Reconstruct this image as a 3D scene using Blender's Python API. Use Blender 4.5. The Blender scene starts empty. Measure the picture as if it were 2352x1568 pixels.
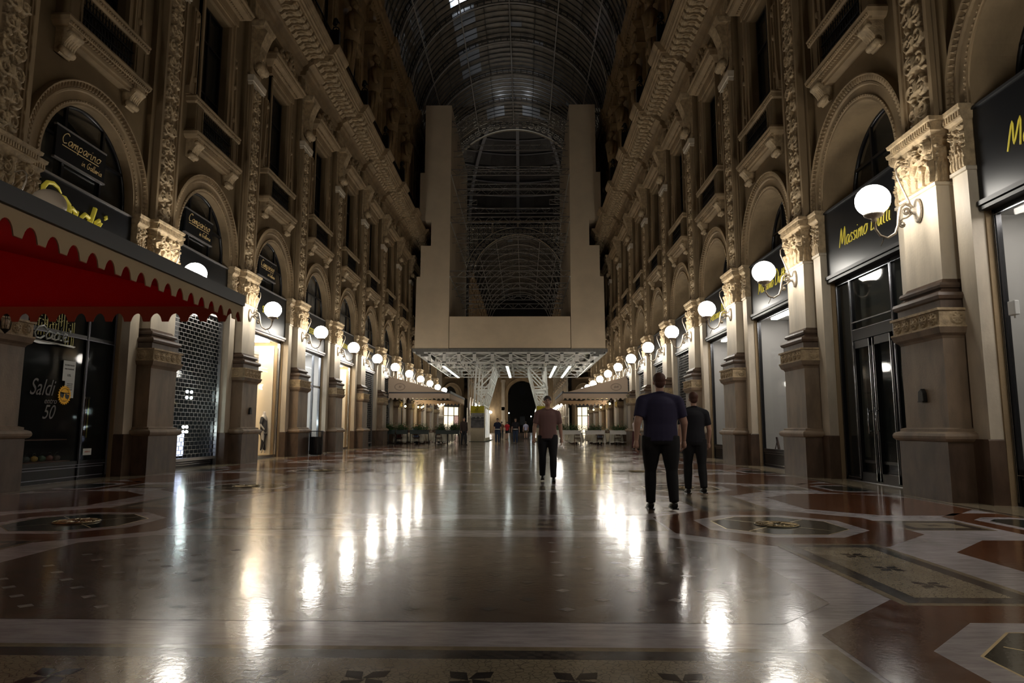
import bpy, math, random
import numpy as np
from mathutils import Matrix, Vector
PI=math.pi
SC=bpy.context.scene; COL=SC.collection
# ---------------------------------------------------------------- camera
F=1554.459; PIT=0.12741748; YAW=-0.01939508; ROL=-0.00176668
WX=8.2; S=5.2522; Z0=11.143; NB=11            # wall plane, bay pitch, first pier, bays in the near arm
cy,sy,cp,sp,cr,sr=math.cos(YAW),math.sin(YAW),math.cos(PIT),math.sin(PIT),math.cos(ROL),math.sin(ROL)
A_=np.array([[cy,0,-sy],[0,1,0],[sy,0,cy]]);B_=np.array([[1,0,0],[0,cp,-sp],[0,sp,cp]]);C_=np.array([[cr,-sr,0],[sr,cr,0],[0,0,1]])
M_=C_@B_@A_
cam=bpy.data.objects.new('camera',bpy.data.cameras.new('camera')); COL.objects.link(cam)
r_=(M_[0][0],M_[0][2],M_[0][1]); u_=(M_[1][0],M_[1][2],M_[1][1]); f_=(M_[2][0],M_[2][2],M_[2][1])
cam.matrix_world=Matrix(((r_[0],u_[0],-f_[0],1.183),(r_[1],u_[1],-f_[1],0),(r_[2],u_[2],-f_[2],1.1),(0,0,0,1)))
cam.data.lens=F/2352*36; cam.data.sensor_width=36; cam.data.clip_start=.05; cam.data.clip_end=400
SC.camera=cam
# ---------------------------------------------------------------- world and exposure
W=bpy.data.worlds.new('night'); SC.world=W; W.use_nodes=True
W.node_tree.nodes['Background'].inputs[0].default_value=(.5,.42,.34,1); W.node_tree.nodes['Background'].inputs[1].default_value=.006
SC.view_settings.view_transform='Standard'; SC.view_settings.look='None'; SC.view_settings.gamma=1
SC.view_settings.use_curve_mapping=False; SC.view_settings.exposure=0.0
LAMP=42.0       # brightness of the wall lamp globes
# ---------------------------------------------------------------- materials
def lin(c): return tuple(((x/12.92) if x<=.04045 else ((x+.055)/1.055)**2.4) for x in c)
MATS={}
def mat(name,col=(.5,.5,.5),rough=.6,metal=0,var=0,vscale=3,bump=0,bscale=20,emit=0,ecol=None,trans=0,alpha=1,col2=None,coat=0,spec=.5,detail=5,sheen=0,vstretch=None):
    if name in MATS: return MATS[name]
    m=bpy.data.materials.new(name); m.use_nodes=True; nt=m.node_tree; N=nt.nodes; L=nt.links
    b=N['Principled BSDF']; b.inputs['Base Color'].default_value=(*col,1); b.inputs['Roughness'].default_value=rough
    b.inputs['Metallic'].default_value=metal; b.inputs['Specular IOR Level'].default_value=spec
    if trans: b.inputs['Transmission Weight'].default_value=trans; b.inputs['IOR'].default_value=1.45
    if alpha<1: b.inputs['Alpha'].default_value=alpha
    if coat: b.inputs['Coat Weight'].default_value=coat; b.inputs['Coat Roughness'].default_value=.08
    if sheen: b.inputs['Sheen Weight'].default_value=sheen
    if emit: b.inputs['Emission Color'].default_value=(*(ecol or col),1); b.inputs['Emission Strength'].default_value=emit
    if var or bump or col2:
        g=N.new('ShaderNodeNewGeometry'); src=g.outputs['Position']
        if vstretch:
            mp=N.new('ShaderNodeMapping'); mp.inputs['Scale'].default_value=vstretch; L.new(src,mp.inputs[0]); src=mp.outputs[0]
        if var or col2:
            n=N.new('ShaderNodeTexNoise'); n.inputs['Scale'].default_value=vscale; n.inputs['Detail'].default_value=detail; n.inputs['Roughness'].default_value=.6
            L.new(src,n.inputs['Vector'])
            cr_=N.new('ShaderNodeValToRGB'); e=cr_.color_ramp.elements
            c2=col2 or tuple(x*(1-var) for x in col)
            e[0].position=.34; e[0].color=(*c2,1); e[1].position=.62; e[1].color=(*col,1)
            L.new(n.outputs['Fac'],cr_.inputs[0]); L.new(cr_.outputs[0],b.inputs['Base Color'])
        if bump:
            n2=N.new('ShaderNodeTexNoise'); n2.inputs['Scale'].default_value=bscale; n2.inputs['Detail'].default_value=4
            L.new(g.outputs['Position'],n2.inputs['Vector'])
            bp=N.new('ShaderNodeBump'); bp.inputs['Strength'].default_value=bump; bp.inputs['Distance'].default_value=.02
            L.new(n2.outputs['Fac'],bp.inputs['Height']); L.new(bp.outputs[0],b.inputs['Normal'])
    MATS[name]=m; return m
STONE=mat('stone',(.33,.235,.13),.75,var=.32,vscale=1.6,bump=.25,bscale=14,vstretch=(1,1,.35))
SHAFT=mat('pale_stone',(.60,.52,.40),.55,var=.30,vscale=1.8,bump=.12,bscale=22,vstretch=(1,1,.3))
CARVE=mat('carved_stone',(.47,.35,.205),.7,var=.42,vscale=7,bump=.5,bscale=38)
PLAST=mat('ochre_plaster',(.195,.135,.067),.85,var=.25,vscale=.9,bump=.12,bscale=30)
GRAN=mat('brown_granite',(.115,.072,.046),.42,var=.45,vscale=5,bump=.06,bscale=60,vstretch=(1,1,.4))
PEDE=mat('pedestal_stone',(.26,.185,.12),.5,var=.42,vscale=2.6,bump=.1,bscale=30,vstretch=(1,1,.35))
UPST=mat('upper_stone',(.34,.225,.105),.8,var=.35,vscale=2,bump=.4,bscale=16)
BLACK=mat('black_metal',(.012,.012,.014),.28,metal=.3)
CHROME=mat('steel_trim',(.40,.42,.46),.24,metal=1)
IRON=mat('wrought_iron',(.02,.018,.016),.5,metal=.6)
GLASS=mat('dark_glass',(.02,.024,.024),.04,alpha=.42,spec=.9)
CLEAR=mat('clear_glass',(.04,.045,.045),.03,alpha=.14,spec=.8)
SIGNB=mat('sign_black',(.008,.009,.011),.35,spec=.3)
GOLD=mat('gold_letters',(.85,.72,.10),.45,emit=.10,ecol=(.9,.75,.08))
GOLD2=mat('pale_gold_letters',(.75,.55,.25),.45,emit=.05,ecol=(.8,.55,.25))
BRONZE=mat('lamp_bronze',(.42,.36,.29),.42,metal=.55,var=.4,vscale=30)
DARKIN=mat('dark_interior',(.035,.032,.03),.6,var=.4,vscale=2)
GREYIN=mat('grey_panel',(.40,.39,.37),.55)
WHITEIN=mat('white_interior',(.8,.78,.74),.5)
CREAMIN=mat('cream_interior',(.80,.68,.50),.5)
HOARD=mat('hoarding_fabric',(.68,.56,.40),.85,var=.10,vscale=.8,bump=.08,bscale=6)
WHITEP=mat('white_painted_steel',(.72,.72,.68),.45,var=.1,vscale=4)
GALV=mat('galvanised_tube',(.30,.28,.25),.4,metal=.7)
def globe_mat(name,col,s):
    m=bpy.data.materials.new(name); m.use_nodes=True; b=m.node_tree.nodes['Principled BSDF']
    b.inputs['Base Color'].default_value=(.8,.8,.8,1); b.inputs['Emission Color'].default_value=(*col,1); b.inputs['Emission Strength'].default_value=s; b.inputs['Roughness'].default_value=.3
    MATS[name]=m; return m
GLOBE=globe_mat('lit_globe',(1,.945,.85),LAMP)
GLOBEOFF=mat('unlit_globe',(.55,.47,.38),.3)
TUBE=globe_mat('fluorescent_tube',(.92,1,.95),13)
YEL=globe_mat('yellow_lantern_light',(1,.80,.28),30)
SPOTW=globe_mat('white_spot_light',(.85,1,.97),45)
# ---------------------------------------------------------------- mesh builder
class MB:
    def __init__(s): s.v=[];s.f=[];s.m=[];s.sm=[]
    def add(s,V,Fc,mi=0,smooth=False):
        o=len(s.v); s.v+= [tuple(map(float,p)) for p in V]
        for f in Fc: s.f.append(tuple(i+o for i in f)); s.m.append(mi); s.sm.append(smooth)
        return s
    def box(s,x0,x1,y0,y1,z0,z1,mi=0):
        x0,x1=sorted((x0,x1)); y0,y1=sorted((y0,y1)); z0,z1=sorted((z0,z1))
        V=[(x0,y0,z0),(x1,y0,z0),(x1,y1,z0),(x0,y1,z0),(x0,y0,z1),(x1,y0,z1),(x1,y1,z1),(x0,y1,z1)]
        return s.add(V,[(3,2,1,0),(4,5,6,7),(0,1,5,4),(1,2,6,5),(2,3,7,6),(3,0,4,7)],mi)
    def bar(s,a,b,w,h=None,mi=0):                       # square section strut a->b
        a=Vector(a);b=Vector(b);d=(b-a).normalized(); h=h or w
        up=Vector((0,0,1)) if abs(d.z)<.95 else Vector((0,1,0))
        r=d.cross(up).normalized()*w/2; u=r.normalized().cross(d)*h/2
        V=[a-r-u,a+r-u,a+r+u,a-r+u,b-r-u,b+r-u,b+r+u,b-r+u]
        return s.add(V,[(3,2,1,0),(4,5,6,7),(0,1,5,4),(1,2,6,5),(2,3,7,6),(3,0,4,7)],mi)
    def tube(s,P,r,n=8,mi=0,caps=True,flat=1.0):
        P=[Vector(p) for p in P]; R=r if isinstance(r,(list,tuple)) else [r]*len(P)
        V=[];up=None
        for i,p in enumerate(P):
            d=(P[min(i+1,len(P)-1)]-P[max(i-1,0)]).normalized()
            if up is None: up=Vector((0,0,1)) if abs(d.z)<.9 else Vector((1,0,0))
            a=d.cross(up)
            if a.length<1e-5: a=d.cross(Vector((0,1,0)))
            a.normalize(); b=a.cross(d).normalized(); up=b
            for k in range(n):
                t=2*PI*k/n; V.append(p+a*math.cos(t)*R[i]+b*math.sin(t)*R[i]*flat)
        Fc=[(i*n+k,i*n+(k+1)%n,(i+1)*n+(k+1)%n,(i+1)*n+k) for i in range(len(P)-1) for k in range(n)]
        s.add(V,Fc,mi,True)
        if caps:
            o=len(s.v)-len(V); s.f.append(tuple(o+k for k in range(n))[::-1]); s.m.append(mi); s.sm.append(False)
            s.f.append(tuple(o+(len(P)-1)*n+k for k in range(n))); s.m.append(mi); s.sm.append(False)
        return s
    def lathe(s,prof,c=(0,0,0),n=20,mi=0,axis='z',sx=1,sy=1):
        V=[]
        for r,z in prof:
            for k in range(n):
                t=2*PI*k/n; a,b=r*math.cos(t)*sx,r*math.sin(t)*sy
                V.append((c[0]+a,c[1]+b,c[2]+z) if axis=='z' else ((c[0]+z,c[1]+a,c[2]+b) if axis=='x' else (c[0]+a,c[1]+z,c[2]+b)))
        Fc=[(i*n+k,i*n+(k+1)%n,(i+1)*n+(k+1)%n,(i+1)*n+k) for i in range(len(prof)-1) for k in range(n)]
        return s.add(V,Fc,mi,True)
    def ball(s,c,rx,ry=None,rz=None,n=16,m=10,mi=0):
        ry=ry or rx; rz=rz or rx; V=[];Fc=[]
        for i in range(m+1):
            a=PI*i/m
            for k in range(n):
                t=2*PI*k/n; V.append((c[0]+rx*math.sin(a)*math.cos(t),c[1]+ry*math.sin(a)*math.sin(t),c[2]+rz*math.cos(a)))
        Fc=[(i*n+k,i*n+(k+1)%n,(i+1)*n+(k+1)%n,(i+1)*n+k) for i in range(m) for k in range(n)]
        return s.add(V,Fc,mi,True)
    def poly(s,P,mi=0): return s.add(P,[tuple(range(len(P)))],mi)
    def prism(s,P2,a,b,axis='x',mi=0):                   # 2-D outline extruded a..b along axis
        f={'x':lambda u,v,t:(t,u,v),'y':lambda u,v,t:(u,t,v),'z':lambda u,v,t:(u,v,t)}[axis]; n=len(P2)
        V=[f(u,v,a) for u,v in P2]+[f(u,v,b) for u,v in P2]
        return s.add(V,[tuple(range(n))[::-1],tuple(range(n,2*n))]+[(k,(k+1)%n,n+(k+1)%n,n+k) for k in range(n)],mi)
    def rstack(s,Lv,mi=0,yc=0,back=-.02,cap=True):        # Lv: (z, projection, half width)
        V=[]
        for z,p,w in Lv: V+=[(back,yc-w,z),(p,yc-w,z),(p,yc+w,z),(back,yc+w,z)]
        Fc=[]
        for i in range(len(Lv)-1):
            o=4*i
            for k in range(3): Fc.append((o+k,o+k+1,o+k+5,o+k+4))
        if cap: Fc.append(tuple(4*(len(Lv)-1)+k for k in range(4))); Fc.append((3,2,1,0))
        return s.add(V,Fc,mi)
    def sweep(s,path,prof,mi=0,normal=None,closed=False):  # profile (out,p) along a path of ((y,z),(ny,nz)) in the wall plane
        n=len(prof);V=[]
        for (y,z),(ny,nz) in path:
            for o,p in prof: V.append((p,y+ny*o,z+nz*o))
        Fc=[(i*n+k,i*n+k+1,(i+1)*n+k+1,(i+1)*n+k) for i in range(len(path)-1) for k in range(n-1)]
        return s.add(V,Fc,mi)
    def relief(s,H,w,h,x,yc,z0,depth,mi=0,axis='x',flip=False):
        nz,ny=H.shape; V=[]
        for j in range(nz):
            for i in range(ny):
                a=-w/2+w*i/(ny-1); z=z0+h*j/(nz-1); d=depth*float(H[j,i])
                V.append((x+d,yc+a,z) if axis=='x' else (x+a, yc+(d if not flip else -d), z))
        Fc=[(j*ny+i,j*ny+i+1,(j+1)*ny+i+1,(j+1)*ny+i) for j in range(nz-1) for i in range(ny-1)]
        return s.add(V,Fc,mi,True)
    def xf(s,M): s.v=[tuple(M@Vector(p)) for p in s.v]; return s
    def join(s,o,dm=0):
        k=len(s.v); s.v+=o.v; s.f+=[tuple(i+k for i in f) for f in o.f]; s.m+=[a+dm for a in o.m]; s.sm+=o.sm; return s
    def build(s,name,mats,parent=None,loc=None,bevel=0):
        me=bpy.data.meshes.new(name); me.from_pydata(s.v,[],s.f)
        if not isinstance(mats,(list,tuple)): mats=[mats]
        for m in mats: me.materials.append(m)
        me.polygons.foreach_set('material_index',s.m); me.polygons.foreach_set('use_smooth',s.sm); me.update()
        o=bpy.data.objects.new(name,me); COL.objects.link(o)
        if parent: o.parent=parent
        if loc: o.location=loc
        if bevel:
            b=o.modifiers.new('bevel','BEVEL'); b.width=bevel; b.segments=2; b.limit_method='ANGLE'
        return o
def tag(o,label=None,cat=None,group=None,kind=None):
    if label: o['label']=label
    if cat: o['category']=cat
    if group: o['group']=group
    if kind: o['kind']=kind
    return o
def empty(name,label=None,cat=None,group=None,kind=None,loc=(0,0,0),rz=0):
    o=bpy.data.objects.new(name,None); COL.objects.link(o); o.location=loc; o.rotation_euler=(0,0,rz); o.empty_display_size=.2
    return tag(o,label,cat,group,kind)
def dup(o,parent=None,keep=None):
    c=o.copy(); COL.objects.link(c)
    if parent: c.parent=parent
    for ch in [x for x in ALLCH.get(o.as_pointer(),[])]: dup(ch,c)
    return c
ALLCH={}
def reg(root):
    for ch in root.children: ALLCH.setdefault(root.as_pointer(),[]).append(ch); reg(ch)
def place(o,side,y,label=None,group=None):
    s=side if isinstance(side,int) else 0
    o.location=(s*WX,y,o.location.z); o.rotation_euler=(0,0,PI if s>0 else 0)
    if label: o['label']=label
    if group: o['group']=group
    return o
def text(body,name,size,m,parent,x,y,z,shear=0,depth=.01,align='CENTER',face='x',sx=1,bold=0):
    cu=bpy.data.curves.new(name,'FONT'); cu.body=body; cu.size=size; cu.shear=shear; cu.extrude=depth; cu.align_x=align; cu.align_y='CENTER'; cu.offset=bold
    t=bpy.data.objects.new(name,cu); COL.objects.link(t); bpy.context.view_layer.update()
    me=bpy.data.meshes.new_from_object(t.evaluated_get(bpy.context.evaluated_depsgraph_get())); bpy.data.objects.remove(t)
    if face=='x': R=Matrix(((0,0,1,x),(sx,0,0,y),(0,1,0,z),(0,0,0,1)))        # faces local +x, reads towards +y
    else: R=Matrix(((sx,0,0,x),(0,0,-1,y),(0,1,0,z),(0,0,0,1)))              # faces -y, reads towards +x
    me.transform(R); me.materials.clear(); me.materials.append(m)
    o=bpy.data.objects.new(name,me); COL.objects.link(o); o.parent=parent; return o
GLY={'M':('M',.72,[[(0,0),(.12,1),(.3,.15),(.5,1),(.62,0)]]),'D':(0,.66,[[(.05,0),(.12,1),(.35,.95),(.55,.65),(.5,.25),(.3,.02),(.05,0)]]),
'a':(0,.44,[[(.35,.4),(.2,.47),(.05,.3),(.08,.05),(.22,.02),(.36,.4),(.36,.08),(.45,0)]]),'s':(0,.33,[[(.28,.4),(.15,.46),(.08,.34),(.24,.18),(.18,.02),(.03,.05)]]),
'i':(0,.22,[[(.05,.45),(.07,.05),(.17,0)],[(.08,.66),(.09,.70)]]),'m':(0,.54,[[(.03,0),(.05,.45),(.08,.3),(.2,.46),(.24,0),(.26,.3),(.38,.46),(.42,.05),(.5,0)]]),
'o':(0,.42,[[(.2,.47),(.05,.3),(.07,.05),(.22,0),(.36,.2),(.33,.42),(.2,.47),(.4,.42)]]),'u':(0,.45,[[(.04,.45),(.06,.08),(.2,.02),(.32,.45),(.34,.05),(.42,0)]]),
't':(0,.27,[[(.12,.85),(.1,.1),(.22,0)],[(0,.55),(.26,.58)]]),'C':(0,.56,[[(.5,.85),(.3,1),(.08,.75),(.03,.35),(.2,.02),(.45,.12)]]),
'p':(0,.42,[[(.05,.45),(.05,-.35)],[(.05,.35),(.2,.47),(.34,.3),(.25,.05),(.07,.05)]]),'r':(0,.30,[[(.04,0),(.05,.45),(.1,.3),(.26,.45)]]),
'n':(0,.40,[[(.03,0),(.05,.45),(.08,.3),(.22,.46),(.28,.05),(.36,0)]]),'G':(0,.6,[[(.5,.85),(.3,1),(.08,.75),(.03,.35),(.2,.02),(.42,.1),(.48,.42),(.28,.40)]]),
'l':(0,.20,[[(.06,1),(.07,.08),(.16,0)]]),'e':(0,.42,[[(.05,.22),(.35,.26),(.3,.45),(.12,.44),(.04,.2),(.14,0),(.38,.08)]]),' ':(0,.3,[])}
def smooth(P,n=4):
    if len(P)<3: return P
    out=[]
    for i in range(len(P)-1):
        p0=P[max(i-1,0)];p1=P[i];p2=P[i+1];p3=P[min(i+2,len(P)-1)]
        for k in range(n):
            t=k/n; out.append(tuple(.5*((2*p1[j])+(-p0[j]+p2[j])*t+(2*p0[j]-5*p1[j]+4*p2[j]-p3[j])*t*t+(-p0[j]+3*p1[j]-3*p2[j]+p3[j])*t**3) for j in (0,1)))
    return out+[P[-1]]
def script(body,parent,m,x,y,z,h,r,slant=.22,name='lettering',sx=1):
    """handwritten stroke lettering on a board facing local +x, centred on y, baseline z, capital height h"""
    w=sum(GLY[c][1] for c in body)*h*sx; b=MB(); c=y-w/2
    for ch in body:
        for st in GLY[ch][2]: b.tube([(x,c+(px*sx+py*slant)*h,z+py*h) for px,py in smooth(st)],r,5)
        c+=GLY[ch][1]*h*sx
    return b.build(name,m,parent)
ORD=['first','second','third','fourth','fifth','sixth','seventh','eighth','ninth','tenth','eleventh','twelfth','thirteenth']
SN={-1:'left',1:'right'}
# ---------------------------------------------------------------- carved relief height fields
def field(w,h,nx,nz,strokes,blobs=()):
    X,Zz=np.meshgrid(np.linspace(-w/2,w/2,nx),np.linspace(0,h,nz)); H=np.zeros_like(X)
    def seg(a,b,r,amp):
        x0,x1=min(a[0],b[0])-r,max(a[0],b[0])+r; z0,z1=min(a[1],b[1])-r,max(a[1],b[1])+r
        i0=max(0,int((x0+w/2)/w*(nx-1))); i1=min(nx,int((x1+w/2)/w*(nx-1))+2); j0=max(0,int(z0/h*(nz-1))); j1=min(nz,int(z1/h*(nz-1))+2)
        if i0>=i1 or j0>=j1: return
        x=X[j0:j1,i0:i1]; z=Zz[j0:j1,i0:i1]; dx,dz=b[0]-a[0],b[1]-a[1]; L=dx*dx+dz*dz+1e-9
        t=np.clip(((x-a[0])*dx+(z-a[1])*dz)/L,0,1); d=np.hypot(x-a[0]-t*dx,z-a[1]-t*dz)
        hh=amp*np.sqrt(np.clip(1-(d/r)**2,0,1)); H[j0:j1,i0:i1]=np.maximum(H[j0:j1,i0:i1],hh)
    for P,r,amp in strokes:
        for i in range(len(P)-1):
            rr=r if not isinstance(r,(list,tuple)) else r[0]+(r[1]-r[0])*i/max(1,len(P)-2)
            seg(P[i],P[i+1],rr,amp)
    H+=0.04*np.sin(X*170)*np.sin(Zz*150)
    H[0,:]=H[-1,:]=0; H[:,0]=H[:,-1]=0
    return H
def spiral(cx,cz,r,turns,a0,d=1,n=18):
    return [(cx+r*(1-.8*t/n)*math.cos(a0+d*turns*2*PI*t/n),cz+r*(1-.8*t/n)*math.sin(a0+d*turns*2*PI*t/n)) for t in range(n+1)]
def scrolls(w,h,step,rng,edge=.02,big=1.0):
    st=[]; n=max(1,round(h/step)); step=h/n
    for k in range(n):
        c=(k+.5)*step; kind=rng.randrange(4); R=min(w*.23,step*.30)*big
        for s in (-1,1):
            d=s*(1 if k%2 else -1)
            st.append((spiral(s*w*.23,c+rng.uniform(-.04,.04)*step,R,1.4,rng.uniform(0,6),d),(R*.28,R*.16),.8))
            for q in range(4):
                a=rng.uniform(-1.2,1.2); x0=s*w*rng.uniform(.08,.3); z0=c+rng.uniform(-.45,.45)*step; l=R*rng.uniform(.5,1.1)
                st.append(([(x0,z0),(x0+s*l*.6*math.cos(a),z0+l*.6*math.sin(a)),(x0+s*l*math.cos(a+.5),z0+l*math.sin(a+.5))],(R*.30,R*.10),rng.uniform(.5,.95)))
        st.append(([(0,c-.5*step),(w*.02,c),(0,c+.5*step)],w*.035,.6))
        if kind==0: st+= [([(0,c-R*.8),(0,c+R*.2)],w*.13,1.0),([(0,c+R*.7),(0,c+R*.8)],w*.09,1.1)]
        if kind==1: st+= [([(-w*.15,c-R*.5),(w*.15,c-R*.5)],w*.06,.9),([(0,c-R*.3),(0,c+R*.6)],(w*.12,w*.05),1.0)]
        if kind==2: st+= [(spiral(0,c,R*.5,1,0),(w*.05,w*.05),1.0)]
        if kind==3: st+= [([(0,c),(s2*w*.12,c+R*.7)],(w*.07,w*.03),.95) for s2 in (-1,1)]
    return st
rng=random.Random(4)
H_STRIP=field(.62,6.3,46,430,scrolls(.62,6.3,.45,rng,big=1.15))
H_SNAR=field(.30,6.3,12,150,scrolls(.30,6.3,.34,rng))
def capital_strokes(w,h,rng):
    st=[]
    for i in range(5):
        x=-w*.4+w*.2*i
        for dx in (-.05,-.017,.017,.05): st.append(([(x+dx*w,0.02),(x*1.05+dx*w*1.2,h*.20),(x*1.15+dx*w*.6,h*.36)],(w*.024,w*.02),.8))
        st.append(([(x*1.15,h*.36),(x*1.15,h*.40)],(w*.06,w*.05),1.1))
    for s in (-1,1):
        st.append((spiral(s*w*.36,h*.74,w*.10,1.4,PI/2,-s),(w*.035,w*.02),1.2))
        st.append((spiral(s*w*.13,h*.62,w*.09,1.3,PI/2,s),(w*.03,w*.02),1.0))
        st.append(([(s*w*.08,h*.3),(s*w*.2,h*.5),(s*w*.34,h*.66)],w*.03,.8))
        for q in range(16):
            x=s*w*rng.uniform(.08,.45); z=h*rng.uniform(.35,.9); a=rng.uniform(0,3); st.append(([(x,z),(x+.03*math.cos(a)*w*2,z+.045*math.sin(a))],(w*.028,w*.014),rng.uniform(.6,1.1)))
        for q in range(3): st.append((spiral(s*w*rng.uniform(.15,.4),h*rng.uniform(.4,.8),w*.055,1.2,rng.uniform(0,6),s),(w*.02,w*.012),.95))
    st+=[([(0,h*.35),(0,h*.7)],(w*.08,w*.06),1.1),([(0,h*.80),(0,h*.84)],w*.07,1.3)]
    return st
H_CAP=field(.98,.84,84,70,capital_strokes(.98,.84,rng))
H_CAPN=field(.36,.84,30,60,capital_strokes(.36,.84,rng))
def rosettes(w,h,n):
    st=[]
    for i in range(n):
        c=-w/2+w*(i+.5)/n; r=min(h*.4,w/n*.42)
        st.append(([(c+r*math.cos(a),h/2+r*math.sin(a)) for a in [2*PI*k/12 for k in range(13)]],r*.14,.7))
        for k in range(8):
            a=2*PI*k/8; st.append(([(c+r*.25*math.cos(a),h/2+r*.25*math.sin(a)),(c+r*.72*math.cos(a),h/2+r*.72*math.sin(a))],r*.18,.8))
        st.append(([(c,h/2),(c+.001,h/2)],r*.2,1.2))
    return st
H_ROS=field(1.24,.22,90,18,rosettes(1.24,.22,5)); H_ROS1=field(.5,.22,36,18,rosettes(.5,.22,1))
H_LEAF=field(1.0,.34,36,16,[s for k in range(9) for s in [([(-.44+.11*k,.02),(-.44+.11*k,.2),(-.44+.11*k,.3)],(.05,.03),.9)]])
# ================================================================ wall pieces (local frame: +x towards the hall, origin on the wall plane)
HB=S/2; RI=1.55; RO=2.03; ZC=6.32; TY=-.66
def arch_path(r,zc=ZC,z0=6.1,n=28):
    P=[((-r,z0),(-1,0))]
    for k in range(n+1):
        a=PI-PI*k/n; P.append(((r*math.cos(a),zc+r*math.sin(a)),(math.cos(a),math.sin(a))))
    return P+[((r,z0),(1,0))]
def wall_bays(ys,ztop=16.2,upper=True):
    """plain wall with an arched shop opening and a window opening in every bay"""
    b=MB()
    for yc in ys:
        # arch spandrel
        ip=[p for p,_ in arch_path(RI)]; n=len(ip); op=[]
        for k,(y,z) in enumerate(ip):
            t=k/(n-1)
            if t<.34: op.append((-HB,6.1+(9.0-6.1)*t/.34))
            elif t<=.66: op.append((-HB+2*HB*(t-.34)/.32,9.0))
            else: op.append((HB,9.0-(9.0-6.1)*(t-.66)/.34))
        V=[(0,yc+y,z) for y,z in ip]+[(0,yc+y,z) for y,z in op]
        b.add(V,[(k,k+1,n+k+1,n+k) for k in range(n-1)],0)
        # arch soffit and jambs
        sp=ip
        V=[(0,yc+y,z) for y,z in sp]+[(TY-.1,yc+y,z) for y,z in sp]; m=len(sp)
        b.add(V,[(k,k+1,m+k+1,m+k) for k in range(m-1)],1)
        for s in (-1,1): b.poly([(0,yc+s*(RI+.05),0),(-.17,yc+s*(RI+.05),0),(-.17,yc+s*(RI+.05),6.1),(0,yc+s*(RI+.05),6.1)],1)
        # lower wall beside opening
        for s in (-1,1): b.poly([(0,yc+s*(RI+.05),0),(0,yc+s*HB,0),(0,yc+s*HB,6.1),(0,yc+s*(RI+.05),6.1)],1)
        # window zone
        for (y0,y1,z0,z1) in ((-HB,HB,9.0,9.25),(-HB,-.85,9.25,13.7),(.85,HB,9.25,13.7),(-HB,HB,13.7,ztop)): b.poly([(0,yc+y0,z0),(0,yc+y1,z0),(0,yc+y1,z1),(0,yc+y0,z1)],0)
        b.add([(0,yc-.85,9.25),(0,yc+.85,9.25),(0,yc+.85,13.7),(0,yc-.85,13.7),(-.45,yc-.85,9.25),(-.45,yc+.85,9.25),(-.45,yc+.85,13.7),(-.45,yc-.85,13.7)],[(0,1,5,4),(1,2,6,5),(2,3,7,6),(3,0,4,7),(4,5,6,7)],0)
        if upper:
            for (y0,y1,z0,z1) in ((-HB,HB,16.2,18.3),(-HB,-.62,18.3,21.6),(.62,HB,18.3,21.6),(-HB,HB,21.6,27.2)): b.poly([(0,yc+y0,z0),(0,yc+y1,z0),(0,yc+y1,z1),(0,yc+y0,z1)],2)
            b.add([(0,yc-.62,18.3),(0,yc+.62,18.3),(0,yc+.62,21.6),(0,yc-.62,21.6),(-.4,yc-.62,18.3),(-.4,yc+.62,18.3),(-.4,yc+.62,21.6),(-.4,yc-.62,21.6)],[(0,1,5,4),(1,2,6,5),(2,3,7,6),(3,0,4,7),(4,5,6,7)],2)
    return b
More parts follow.
